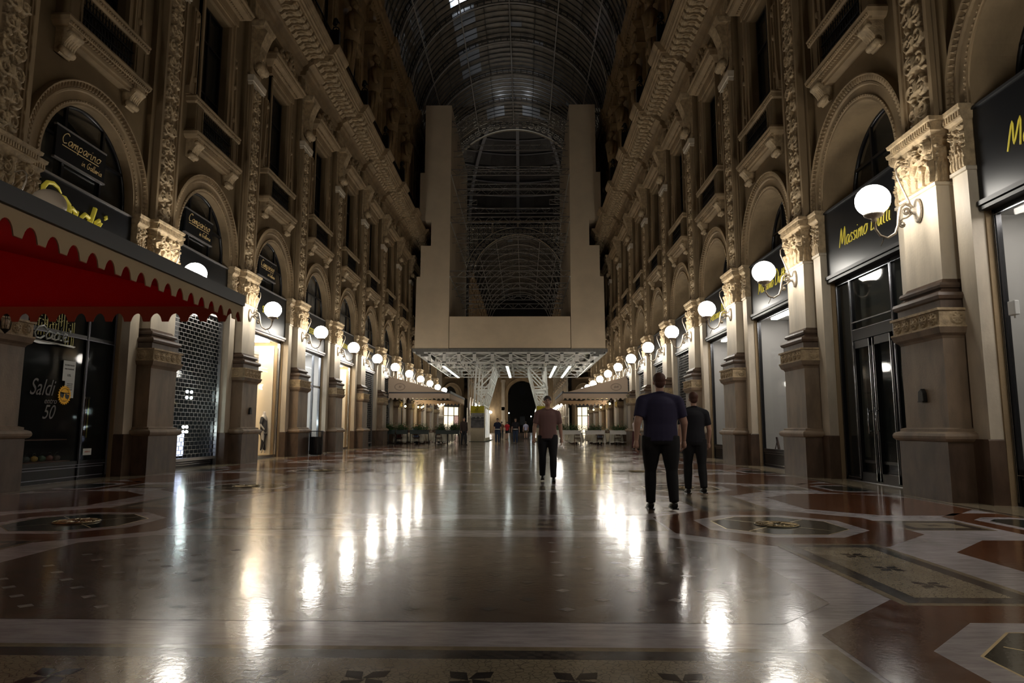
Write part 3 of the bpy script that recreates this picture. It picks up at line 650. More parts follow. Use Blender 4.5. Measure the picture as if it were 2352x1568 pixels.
        frame(mull=(g*.62,),rails=(3.02,),sill=.36,inner=mat('grey_profile',(.22,.22,.26),.35,metal=.6)); glass(-OW+.08,OW-.08,.4,4.3)
        b=MB(); b.box(-1.5,-1.45,g*-1.55,g*.2,.9,2.9,0)
        k=0; z=.95
        while z<2.9: b.box(-1.45,-1.44,min(g*-1.55,g*.2),max(g*-1.55,g*.2),z,z+.02,1); z+=.07
        b.build('rear_shutter',[mat('brown_slats',(.09,.06,.045),.5),mat('slat_edge',(.20,.15,.12),.4)],t)
        b=MB(); b.box(-.9,-.2,min(g*-1.5,g*.5),max(g*-1.5,g*.5),.36,.42); b.box(-.9,-.3,min(g*-1.5,g*.5),max(g*-1.5,g*.5),.84,.86); b.build('display_shelf',mat('walnut',(.12,.06,.035),.4),t)
    # lettering
    if sign=='script':
        script('Massimo Dutti',t,GOLD,.066,.12,5.06,.40,.0125,sx=1.02)
    elif sign=='block':
        text('STEFANEL','lettering',.36,GOLD,t,.066,0,5.28,depth=.006,sx=.95)
    elif sign=='rows':
        for z,s in ((5.75,'ORO ARGENTO'),(5.35,'GIOIELLI'),(4.95,'OROLOGI')): text(s,'lettering',.30,GOLD2,t,.066,0,z,depth=.004)
    elif sign=='small':
        text('IL BAR','lettering',.34,GOLD2,t,.066,-g*.8,5.3,depth=.004)
    elif sign=='swash':
        st=MB()
        def stroke(P,r,y0=-1.45,z0=5.14,k=1.0):
            P=[((y if y<.95 else .80+(y-1.0)*.857),(min(z,.3+(z-.3)*.55)+.13) if len(P)<9 or y>.95 else z) for y,z in P]; r=[q*1.05 for q in r] if isinstance(r,list) else r*1.35; st.tube([(.07,y0+y*k,z0+z*k) for y,z in P],r,6,flat=.25 if False else 1)
        # big swash capital and small letters, slanted brush script
        Cc=[(.62,.62),(.52,.70),(.36,.74),(.20,.70),(.10,.58),(.10,.42),(.20,.28),(.34,.24),(.42,.30)]
        stroke(Cc,[.012,.03,.04,.045,.05,.05,.045,.035,.02])
        Dd=[(.10,.30),(.30,.46),(.52,.56),(.72,.56),(.86,.46),(.90,.30),(.84,.12),(.70,-.02),(.52,-.10),(.34,-.08),(.24,.02),(.26,.14),(.36,.20),(.48,.16)]
        stroke(Dd,[.01,.025,.035,.045,.05,.05,.05,.045,.04,.035,.03,.03,.02,.012])
        stroke([(1.32,.24),(1.18,.30),(1.04,.22),(1.0,.06),(1.08,-.04),(1.2,.0),(1.32,.22)],.035); stroke([(1.36,.28),(1.30,.04),(1.36,-.04),(1.46,.02)],.035)
        stroke([(1.82,.26),(1.66,.30),(1.54,.20),(1.52,.05),(1.60,-.04),(1.72,0),(1.84,.2)],.035); stroke([(2.02,.72),(1.86,.1),(1.88,-.03),(1.98,.02)],.04)
        stroke([(2.06,.1),(2.22,.18),(2.30,.27),(2.22,.33),(2.10,.24),(2.06,.08),(2.14,-.04),(2.28,-.02),(2.38,.08)],.034)
        stroke([(2.46,.62),(2.50,.54),(2.44,.44)],[.05,.04,.012])
        st.build('lettering',GOLD,t)
    if board:
        b=MB(); b.box(-.11,-.06,-.94,.66,6.51,7.2,0); 
        for z in (6.51,7.2): b.box(-.12,-.05,-.96,.68,z-.02,z+.015,1)
        d=b.build('hanging_board',[SIGNB,mat('pale_metal',(.5,.47,.45),.3,metal=.8)],t)
        script('Camparino',d,GOLD2,-.052,-.17,6.88,.24,.008,.35,sx=1.4)
        script('in Galleria',d,GOLD2,-.052,.2,6.63,.14,.006,.35,sx=1.3)
        b=MB(); b.box(-.055,-.05,-.76,.42,6.82,6.832); b.build('underline',GOLD2,d)
    return t
# ================================================================ vault
RV=7.57; ZV=25.93
def arcpt(r,a): return (r*math.sin(a),ZV+r*math.cos(a))   # a from the crown
AM=math.acos((26.95-ZV)/RV)
def build_vault(y0,nb,name,label):
    root=empty(name,kind='structure'); root['label']=label
    root.location=(0,y0,0)
    L=nb*S
    gl=MB(); rg=random.Random(7); nrow=7
    for bI in range(nb):
        for r in range(nrow):
            ya=bI*S+S*r/nrow; yb=ya+S/nrow
            for k in range(24):
                a0=-AM+2*AM*k/24; a1=a0+2*AM/24
                (xa,za),(xb,zb)=arcpt(RV+.17,a0),arcpt(RV+.17,a1); (xc,zc),(xd,zd)=arcpt(RV+.23,a0),arcpt(RV+.23,a1)
                fr=1 if (name=='ceiling' and ((bI in(8,9,10) and k in(7,8) and r in (0,1,2,4,5)) or (bI==12 and k in (9,10,13,14) and r in(2,3,4)) or rg.random()<.008)) else 0
                gl.poly([(xa,ya,za),(xc,yb,zc),(xd,yb,zd),(xb,ya,zb)],fr)
    gl.build('glass_panes',[mat('vault_glass',(.30,.25,.18),.4,var=.6,vscale=1.2,alpha=.93,spec=.6),mat('glint_pane',(.55,.58,.62),.5,trans=.7)],root)  # the paler panes imitate bright glints of light on the glass
    b=MB()
    for j in range(nb*nrow):
        y=S*j/nrow; P=[arcpt(RV+.15,-AM+2*AM*k/36) for k in range(37)]
        V=[(x,y,z) for x,z in P]+[(x,y+.035,z) for x,z in P]+[(x*.997,y,ZV+(z-ZV)*.997) for x,z in P]; n=37
        b.add(V,[(k,k+1,2*n+k+1,2*n+k) for k in range(n-1)]+[(k,k+1,n+k+1,n+k) for k in range(n-1)])
    b.build('glazing_bars',IRON,root)
    LIGHTI=mat('grey_iron',(.55,.52,.48),.5,metal=.2)
    for j in range(nb+1):
        b=MB(); y=S*j
        b.tube([(arcpt(RV-.22,-AM+2*AM*k/40)[0],y,arcpt(RV-.22,-AM+2*AM*k/40)[1]) for k in range(41)],.055,6,0,caps=False)
        for yy in (y-.3,y+.3):
            b.tube([(arcpt(RV+.10,-AM+2*AM*k/40)[0],yy,arcpt(RV+.10,-AM+2*AM*k/40)[1]) for k in range(41)],.03,4,1,caps=False)
        for k in range(40):
            a=-AM+2*AM*(k+.5)/40; x,z=arcpt(RV+.11,a); b.bar((x,y-.3,z),(x,y+.3,z),.07,.04,1)
        b.build('rib',[LIGHTI,IRON],root)
    for ang in (-75,-60,-30,0,30,60,75,-15,15,-45,45):
        a=math.radians(ang)
        if abs(a)>AM: continue
        x,z=arcpt(RV-.18 if ang%30==0 else RV+.05,a); b=MB(); th=.05 if ang%30==0 else .018
        b.tube([(x,0,z),(x,L,z)],th,6,0); b.build('purlin',LIGHTI if ang%30==0 else IRON,root)
    return root
def ring_arch(y,label):
    t=empty('iron_arch',label,'arch',loc=(0,y,0)); b=MB(); n=60
    CREAMI=mat('cream_painted_iron',(.78,.66,.48),.6)
    for r,th in ((RV+.0,.10),(RV+1.25,.09)):
        b.tube([(r*math.sin(-PI/2+PI*k/n),0,ZV+r*math.cos(-PI/2+PI*k/n)) for k in range(n+1)],th,6)
    b.build('arch_rim',CREAMI,t)
    b=MB()
    for k in range(34):
        a=-PI/2+PI*(k+.5)/34; r=RV+.62
        c=(r*math.sin(a),ZV+r*math.cos(a))
        b.tube([(c[0]+.3*math.cos(q*PI/5),0,c[1]+.3*math.sin(q*PI/5)) for q in range(11)],.035,4,caps=False)
        for q in range(4): b.bar((c[0]+.3*math.cos(q*PI/4),0,c[1]+.3*math.sin(q*PI/4)),(c[0]-.3*math.cos(q*PI/4),0,c[1]-.3*math.sin(q*PI/4)),.03)
    b.build('arch_tracery',CREAMI,t)
    b=MB()
    for ix in range(-13,14):
        for iz in range(14):
            x=ix*.78; z=27.4+iz*.62
            if math.hypot(x,z-ZV)>RV+1.5 and z<35.3 and abs(x)<10:
                b.tube([(x+.27*math.cos(q*PI/4),0,z+.27*math.sin(q*PI/4)) for q in range(9)],.05,4,caps=False)
                b.bar((x-.39,0,z-.31),(x+.39,0,z+.31),.03); b.bar((x-.39,0,z+.31),(x+.39,0,z-.31),.03)
    b.box(-10,10,-.1,.1,35.5,35.9); b.box(-10.4,-10,-.1,.1,26,35.9); b.box(10,10.4,-.1,.1,26,35.9)
    for x in (-4.3,0,4.3): b.box(x-.14,x+.14,-.16,.1,ZV+math.sqrt((RV+1.2)**2-x*x),35.5)
    b.build('spandrel_tracery',CREAMI,t)
    return t
# ================================================================ crossing
OC=(0,90.7); AP=20.3
def build_dome():
    root=empty('ceiling',kind='structure',loc=(0,OC[1],0)); root['label']='dark glass dome over the crossing'
    def pt(a,phi): r=21.5*math.cos(a)**.9+.01; return (r*math.cos(phi),r*math.sin(phi),35.9+15*math.sin(a))
    gl=MB(); n=48;m=10
    A=[PI/2*.93*k/m for k in range(m+1)]
    V=[pt(a,2*PI*(k)/n) for a in A for k in range(n)]
    gl.add(V,[(i*n+k,i*n+(k+1)%n,(i+1)*n+(k+1)%n,(i+1)*n+k) for i in range(m) for k in range(n)])
    gl.build('dome_glass',mat('dome_glass',(.13,.12,.11),.35,var=.3,vscale=.6,alpha=.95),root)
    GI=mat('dome_iron',(.42,.42,.44),.5,metal=.3)
    for k in range(16):
        b=MB(); phi=2*PI*k/16+PI/2; P=[Vector(pt(PI/2*.95*q/16,phi))*1.0 for q in range(17)]
        for q in range(16): b.bar(P[q]*.985+Vector((0,0,.4)),P[q+1]*.985+Vector((0,0,.4)),.5,.35)
        b.build('dome_rib',GI,root)
    for a in A[1:]:
        b=MB(); b.tube([(p[0]*.985,p[1]*.985,p[2]) for p in [pt(a,2*PI*k/48) for k in range(49)]],.14,5,caps=False); b.build('dome_ring',GI,root)
    b=MB(); n=8; R1=AP/math.cos(PI/8)
    V=[(R1*math.cos(PI/8+k*PI/4),R1*math.sin(PI/8+k*PI/4),z) for z in (35.2,36.1) for k in range(8)]
    b.add(V,[(k,(k+1)%8,8+(k+1)%8,8+k) for k in range(8)]); b.build('drum_ring',IRON,root)
    return root
# ================================================================ scaffold
def build_scaffold():
    t=empty('scaffold','cream-clad scaffold tower and bridge standing on white trussed legs','scaffold',loc=(0,52,0))
    D=15.
    for s in (-1,1):
        # stepped outline against the wall: cornices cut in
        P=[(4.75,7.2),(7.40,7.2),(7.34,12.9),(7.05,12.9),(7.05,15.4),(6.25,15.4),(6.25,17.45),(7.2,17.45),(7.2,21.4),(6.85,21.4),(6.85,27.1),(4.75,27.1)]
        if s<0: P=[(-x,z) for x,z in P][::-1]
        b=MB(); b.prism(P,0,D,'y'); 
        b.build('tower_cladding',HOARD,t)
        for zz in (12.9,17.3,21.2):
            b=MB(); b.box(s*4.69,s*4.745,0.0,D,zz-.05,zz+.05); b.build('ledge_rail',WHITEP,t)
        for k in range(5):
            for zz in (12.2,16.0,19.4,23.3,25.4):
                b=MB(); y0=1.5+k*3.0; x=s*4.72; 
                b.box(min(x,x-s*1.1),max(x,x-s*1.1),y0-.02,y0+.02,zz,zz+.045); b.box(min(x,x-s*1.1),max(x,x-s*1.1),y0-.02,y0+.02,zz+.5,zz+.545); b.bar((x-s*1.08,y0,zz),(x-s*1.08,y0,zz+.54),.045); b.bar((x-s*.1,y0,zz),(x-s*1.05,y0,zz+.5),.035)
                b.build('bracket',GALV,t)
    b=MB(); b.box(-4.70,4.70,-.05,.10,7.25,9.72); b.build('bridge_panel',HOARD,t); b=MB(); b.box(-4.7,4.7,D-.1,D,7.25,9.72); b.build('bridge_panel',HOARD,t)
    b=MB(); b.box(-4.75,4.75,.1,D-.1,7.22,7.3); b.build('bridge_deck',mat('grey_deck_boards',(.05,.047,.042),.7,var=.3,vscale=3),t)
    for y in (0.3,5,10,14.6):
        for zz in (12.95,17.35,21.3,25.4):
            b=MB(); b.box(-4.75,4.75,y-.03,y+.03,zz-.03,zz+.03); b.box(-4.75,4.75,y-.03,y+.03,zz+.45,zz+.51)
            n=18
            for k in range(n):
                x0=-4.75+9.5*k/n; x1=x0+9.5/n; b.bar((x0,y,zz+(0 if k%2 else .48)),(x1,y,zz+(.48 if k%2 else 0)),.04)
                if k%3==0: b.bar((x0,y,zz),(x0,y,zz+.48),.04)
            b.build('lattice_beam',GALV,t)
    # base slab edge
    b=MB(); 
    for (x,z0,z1) in ((7.55,6.95,7.2),(7.25,6.75,6.95),(6.9,6.6,6.75)): b.box(-x,x,-.1,D,z0,z1) if x==7.55 else (b.box(-x,-x+.6,-.05,D,z0,z1),b.box(x-.6,x,-.05,D,z0,z1))
    b.build('base_platform',mat('pale_deck_edge',(.16,.155,.14),.6,var=.3,vscale=2,vstretch=(4,.6,1)),t)
    XS=[-6.23,-5.08,-3.95,-2.74,-1.34,.07,1.45,2.86,4.03,5.19,6.34]
    for j in range(5):
        y=.1+j*D/4.03; b=MB(); w=.17 if j==0 else .08
        b.bar((-7.3,y,6.9),(7.4,y,6.9),w); b.bar((-6.3,y,6.12),(6.4,y,6.12),w)
        b.bar((-7.3,y,6.9),(-6.2,y,6.12),w); b.bar((7.4,y,6.9),(6.3,y,6.12),w)
        for k,x in enumerate(XS):
            b.box(x-w*.75,x+w*.75,y-w/2,y+w/2,6.1,6.9)
            if k<10:
                up=(k%2==0); 
                if x>0: up=not up
                b.bar((x,y,6.88 if up else 6.14),(XS[k+1],y,6.14 if up else 6.88),.07)
        b.build('cross_truss',WHITEP,t)
    for x in XS:
        b=MB(); b.bar((x,0,6.12),(x,D,6.12),.075)
        for k in range(6): b.bar((x,.1+k*2.48,6.15),(x,.1+(k+1)*2.48,6.88),.06) if k%2 else b.bar((x,.1+k*2.48,6.88),(x,.1+(k+1)*2.48,6.15),.06)
        b.build('long_truss',WHITEP,t)
    rg=random.Random(3); b=MB()
    for k in range(10):
        for j in range(6):
            x0,x1=XS[k],XS[k+1]; y0=.1+j*2.48
            b.bar((x0,y0,6.88),(x1,y0+2.48,6.88),.05) if (k+j)%2 else b.bar((x1,y0,6.88),(x0,y0+2.48,6.88),.05)
    b.build('wind_bracing',WHITEP,t)
    for x,z in ((-5.3,5.98),(-.25,5.98),(3.6,5.98),(4.75,5.98)):
        b=MB(); b.box(x-.14,x+.14,1.5,D-1.2,z,z+.08,0)
        for dx in (-.06,.06): b.tube([(x+dx,1.6,z-.02),(x+dx,D-1.3,z-.02)],.016,6,1)
        b.build('tube_light',[WHITEP,TUBE],t)
    # inclined trussed legs
    for s,xo,xi,bo,bi in ((-1,-2.80,-1.36,-3.0,-2.25),(1,2.86,1.45,3.05,2.30)):
        for j,y in enumerate((3.3,7.4,11.6)):
            b=MB(); yb=3.6+(y-3.3)*.95
            b.bar((xo,y,6.1),(bo,yb,2.9),.14); b.bar((xi,y,6.1),(bi,yb,2.9),.10)
            b.bar((bo,yb,4.45),(bi*.5+xi*.5,yb,4.45),.12); b.bar((bo,yb,4.15),(bi*.55+xi*.45,yb,4.15),.10)
            b.bar((bo*.9+xo*.1,yb,4.45),(xi,y,6.1),.10); b.bar((bi,yb,2.9),(bo,yb,4.4),.09); b.bar((bo,yb,2.95),(bi*.6+xi*.4,yb,4.15),.07)
            b.build('leg_frame',WHITEP,t)
        b=MB()
        for z,xx in ((6.1,xi),(5.1,xi*.7+bi*.3),(4.0,xi*.35+bi*.65),(3.0,bi)): b.bar((xx,3.3,z),(xx,11.6,z),.09)
        for k,(ya,yc2) in enumerate(((3.3,5.4),(5.4,7.4),(7.4,9.5),(9.5,11.6))): b.bar((xi,ya,6.05),(bi,yc2,3.0),.08); b.bar((bi,ya,3.0),(xi,yc2,6.05),.06)
        b.build('leg_bracing',WHITEP,t)
        x0,x1=sorted((s*3.22,s*2.13))
        b=MB(); b.box(x0,x1,3.2,3.9,0,2.9); b.box(x0+.1,x1-.1+(.0),3.9,11.8,0,2.6)
        for k in range(7): b.box(*( (x1-.12,x1+.02) if s<0 else (x0-.02,x0+.12)),4.0+k*1.15,4.6+k*1.15,0,2.85)
        b.build('leg_pedestal',mat('cream_plywood',(.62,.56,.42),.6,var=.1),t)
        b=MB(); b.box(x0-.12,x1+.3*(1 if s<0 else 0)+.12*(1 if s>0 else 0),3.1,12.0,0,.05); b.build('base_plate',mat('green_rubber',(.10,.11,.08),.8),t)
        for y in (5,7.2,9.6): b=MB(); b.box(*((x1+.03,x1+.06) if s<0 else (x0-.06,x0-.03)),y,y+.05,.3,2.7); b.build('strip_light',MATS.get('soft_strip_light') or globe_mat('soft_strip_light',(1,1,.93),1.6),t)
    return t
# ================================================================ floor
def floor_mat(name,col,col2,sc,rough=.16,kind='noise',spec=.4,vs=None):
    m=bpy.data.materials.new(name); m.use_nodes=True; nt=m.node_tree; N=nt.nodes; L=nt.links; b=N['Principled BSDF']
    b.inputs['Roughness'].default_value=rough; b.inputs['Specular IOR Level'].default_value=spec; b.inputs['Coat Weight'].default_value=.45; b.inputs['Coat Roughness'].default_value=.09
    g=N.new('ShaderNodeNewGeometry'); P=g.outputs['Position']
    src=P
    if vs: mp=N.new('ShaderNodeMapping'); mp.inputs['Scale'].default_value=vs[:3]; mp.inputs['Rotation'].default_value=(0,0,vs[3]); L.new(P,mp.inputs[0]); src=mp.outputs[0]
    r=N.new('ShaderNodeValToRGB'); e=r.color_ramp.elements; e[0].color=(*col2,1); e[1].color=(*col,1)
    if kind=='noise':
        n=N.new('ShaderNodeTexNoise'); n.inputs['Scale'].default_value=sc; n.inputs['Detail'].default_value=8; n.inputs['Roughness'].default_value=.7; L.new(src,n.inputs['Vector']); e[0].position=.38; e[1].position=.60; L.new(n.outputs['Fac'],r.inputs[0])
    elif kind=='crack':
        n=N.new('ShaderNodeTexVoronoi'); n.feature='DISTANCE_TO_EDGE'; n.inputs['Scale'].default_value=sc; L.new(src,n.inputs['Vector']); e[0].position=.0; e[1].position=.07; L.new(n.outputs['Distance'],r.inputs[0])
    elif kind=='check':
        n=N.new('ShaderNodeTexChecker'); n.inputs['Scale'].default_value=sc; n.inputs['Color1'].default_value=(*col,1); n.inputs['Color2'].default_value=(*col2,1); L.new(src,n.inputs['Vector'])
    # large stains
    st=N.new('ShaderNodeTexNoise'); st.inputs['Scale'].default_value=.9; st.inputs['Detail'].default_value=5; L.new(P,st.inputs['Vector'])
    rr=N.new('ShaderNodeMapRange'); rr.inputs[1].default_value=.35; rr.inputs[2].default_value=.65; rr.inputs[3].default_value=.72; rr.inputs[4].default_value=1.08; L.new(st.outputs['Fac'],rr.inputs[0])
    mx=N.new('ShaderNodeVectorMath'); mx.operation='SCALE'; L.new(n.outputs['Color'] if kind=='check' else r.outputs[0],mx.inputs[0]); L.new(rr.outputs[0],mx.inputs['Scale']); L.new(mx.outputs[0],b.inputs['Base Color'])
    # wear: roughness and shallow waves
    rn=N.new('ShaderNodeTexNoise'); rn.inputs['Scale'].default_value=5; rn.inputs['Detail'].default_value=6; L.new(P,rn.inputs['Vector'])
    rm=N.new('ShaderNodeMapRange'); rm.inputs[1].default_value=.3; rm.inputs[2].default_value=.7; rm.inputs[3].default_value=rough*.8; rm.inputs[4].default_value=rough*1.3; L.new(rn.outputs['Fac'],rm.inputs[0]); L.new(rm.outputs[0],b.inputs['Roughness'])
    w1=N.new('ShaderNodeTexNoise'); w1.inputs['Scale'].default_value=26; w1.inputs['Detail'].default_value=5; L.new(P,w1.inputs['Vector'])
    bp=N.new('ShaderNodeBump'); bp.inputs['Strength'].default_value=.16; bp.inputs['Distance'].default_value=.004; L.new(w1.outputs['Fac'],bp.inputs['Height'])
    w2=N.new('ShaderNodeTexNoise'); w2.inputs['Scale'].default_value=1.3; w2.inputs['Detail'].default_value=2; L.new(P,w2.inputs['Vector'])
    bq=N.new('ShaderNodeBump'); bq.inputs['Strength'].default_value=.25; bq.inputs['Distance'].default_value=.006; L.new(w2.outputs['Fac'],bq.inputs['Height']); L.new(bp.outputs[0],bq.inputs['Normal']); L.new(bq.outputs[0],b.inputs['Normal']); L.new(bq.outputs[0],b.inputs['Coat Normal'])
    return m
FM=[floor_mat('white_marble',(.70,.65,.68),(.50,.455,.475),3.5,.18,vs=(1,6,1,.25)),      #0
    floor_mat('brown_terrazzo',(.20,.125,.08),(.09,.055,.037),34,.21),         #1
    floor_mat('terracotta_marble',(.21,.075,.03),(.13,.045,.02),14,.15),      #2
    floor_mat('cream_mosaic',(.42,.345,.23),(.14,.11,.075),30,.2,'crack'),      #3
    floor_mat('black_mosaic',(.022,.02,.022),(.09,.07,.06),26,.2,'check'),    #4
    floor_mat('green_marble',(.055,.068,.058),(.03,.038,.034),7,.12),           #5
    floor_mat('pale_inlay',(.62,.55,.5),(.36,.33,.32),9,.16),                  #6
    floor_mat('blue_grey_inlay',(.10,.12,.135),(.07,.08,.09),9,.16),            #7
    mat('brass_strip',(.55,.43,.22),.3,metal=1),                                #8
    floor_mat('yellowish_marble',(.40,.32,.21),(.28,.22,.14),6,.16),
    floor_mat('dark_star_inlay',(.045,.032,.028),(.025,.02,.02),9,.16)]            #9
def build_floor():
    b=MB(); h=.0005
    def P(pts,z,m): b.poly([(x,y,z*h) for x,y in pts],m)
    def rect(x0,x1,y0,y1,z,m):
        x0,x1=sorted((x0,x1)); P([(x0,y0),(x1,y0),(x1,y1),(x0,y1)],z,m)
    def octo(cx,cy,rx,ry,z,m,ch=.3):
        c=min(rx,ry)*ch*2*.98; P([(cx-rx+c,cy-ry),(cx+rx-c,cy-ry),(cx+rx,cy-ry+c),(cx+rx,cy+ry-c),(cx+rx-c,cy+ry),(cx-rx+c,cy+ry),(cx-rx,cy+ry-c),(cx-rx,cy-ry+c)],z,m)
    def star(cx,cy,r,z,m):
        for a in (PI/4,3*PI/4,5*PI/4,7*PI/4):
            ca,sa=math.cos(a),math.sin(a); w=.36
            P([(cx+r*.08*(-sa),cy+r*.08*ca),(cx-r*.08*(-sa),cy-r*.08*ca),(cx+r*.6*ca+r*w*sa,cy+r*.6*sa-r*w*ca),(cx+r*1.1*ca,cy+r*1.1*sa),(cx+r*.6*ca-r*w*sa,cy+r*.6*sa+r*w*ca)][0:1]+[(cx+r*.6*ca+r*w*sa,cy+r*.6*sa-r*w*ca),(cx+r*1.1*ca,cy+r*1.1*sa),(cx+r*.6*ca-r*w*sa,cy+r*.6*sa+r*w*ca)],z,m)
    rect(-8.9,8.9,-4,71,0,0); rect(-8.9,8.9,110,168,0,0); rect(-60,60,168,230,0,5)
    R1=23; P([(R1*math.cos(PI/8+k*PI/4),OC[1]+R1*math.sin(PI/8+k*PI/4)) for k in range(8)],-.5,0)
    PER=4.86; Y1=3.14
    for k in range(-1,34):
        yc=Y1+k*PER; yn=yc+PER; ym=(yc+yn)/2
        if 70<yc<109: 
            if k%2: continue
        # central field between strips
        y0,y1=yc+.90,yn-.90
        c=.47; fx=3.12
        P([(-fx+.0,y0+c),(-fx+c,y0),(fx-c,y0),(fx,y0+c),(fx,y1-c),(fx-c,y1),(-fx+c,y1),(-fx,y1-c)],2,1)
        if k<9:
            j=0
            for r in range(11):
                y=y0+.28+r*(y1-y0-.5)/10.5
                for q in range(-6,7):
                    x=q*.48+(.24 if r%2 else 0)+.03*r*0
                    if abs(x)<fx-.35: 
                        s=.055; P([(x-s,y),(x,y-s*.9),(x+s,y),(x,y+s*.9)],3,6 if (abs(x)>1.35) else 7)
        # cream strip with dark border and flowers
        rect(-2.75,2.75,yc-.46,yc+.46,2,9); rect(-2.62,2.62,yc-.40,yc+.40,3,4); rect(-2.48,2.48,yc-.27,yc+.27,4,3)
        if k<6:
            for q in range(-4,5): star(q*.47+.0,yc,.13,5,10)
        for s in (-1,1):
            X=s*4.08
            # round the medallions
            octo(X,yc+.05,1.30,1.42,2.5,2); octo(X,yc+.05,.86,.90,3,0); octo(X,yc+.05,.68,.72,4,8); octo(X,yc+.05,.665,.705,5,5)
            for a in range(4):
                t=a*PI/2+PI/4; ca,sa=math.cos(t),math.sin(t); P([(X+.25*ca-.008*sa,yc+.05+.25*sa+.008*ca),(X+.25*ca+.008*sa,yc+.05+.25*sa-.008*ca),(X+.66*ca+.008*sa,yc+.05+.66*sa-.008*ca),(X+.66*ca-.008*sa,yc+.05+.66*sa+.008*ca)],6,8)
            # mosaic panel between medallions
            rect(s*3.56,s*4.56,yc+1.33,yn-1.23,3,9); rect(s*3.62,s*4.50,yc+1.39,yn-1.29,4,4); rect(s*3.74,s*4.38,yc+1.53,yn-1.43,5,3)
            if k<6:
                for q in (-.56,0,.56): star(s*4.06,ym+.03+q,.12,6,10)
            octo(s*6.20,ym,1.14,1.45,2,2); 
            rect(s*5.38,s*6.34,yc-.32,yc+.46,3,9); rect(s*5.44,s*6.28,yc-.27,yc+.41,4,4); rect(s*5.56,s*6.16,yc-.15,yc+.29,5,3); star(s*5.86,yc+.07,.10,6,10)
            octo(s*7.05,yc+.07,.62,1.15,2,2); octo(s*7.08,yc+.07,.42,.75,3,0); octo(s*7.08,yc+.07,.30,.58,4,5)
    for s in (-1,1):
        for (a,c) in ((-4,70.4),(111,165)):
            rect(s*7.42,s*7.50,a,c,4,4); rect(s*7.36,s*7.42,a,c,4,9); rect(s*7.50,s*8.2,a,c,4,3)
    fl=b.build('floor',FM); fl['kind']='structure'; fl['label']='polished inlaid marble floor with octagons, mosaic panels and medallions'
    return fl
def build_drain():
    t=empty('floor_grating'); b=MB()
    for r in (.24,.17,.10): b.tube([(r*math.cos(a),r*math.sin(a),.006) for a in [2*PI*k/24 for k in range(25)]],.007,4,caps=False)
    for k in range(12):
        a=2*PI*k/12
        b.tube([(.05*math.cos(a),.05*math.sin(a),.007),(.13*math.cos(a+.25),.13*math.sin(a+.25),.009),(.235*math.cos(a),.235*math.sin(a),.007)],.008,4)
        b.tube([(.17*math.cos(a+.26)+.03*math.cos(q),.17*math.sin(a+.26)+.03*math.sin(q),.008) for q in [2*PI*w/8 for w in range(9)]],.005,4,caps=False)
    b.build('tracery',mat('worn_brass',(.33,.25,.13),.35,metal=.9),t); b=MB(); b.lathe([(0,.003),(.25,.003),(.255,0.0)],(0,0,.001),24); b.build('pit_plate',mat('pit_black',(.02,.018,.015),.7),t)
    reg(t); return t
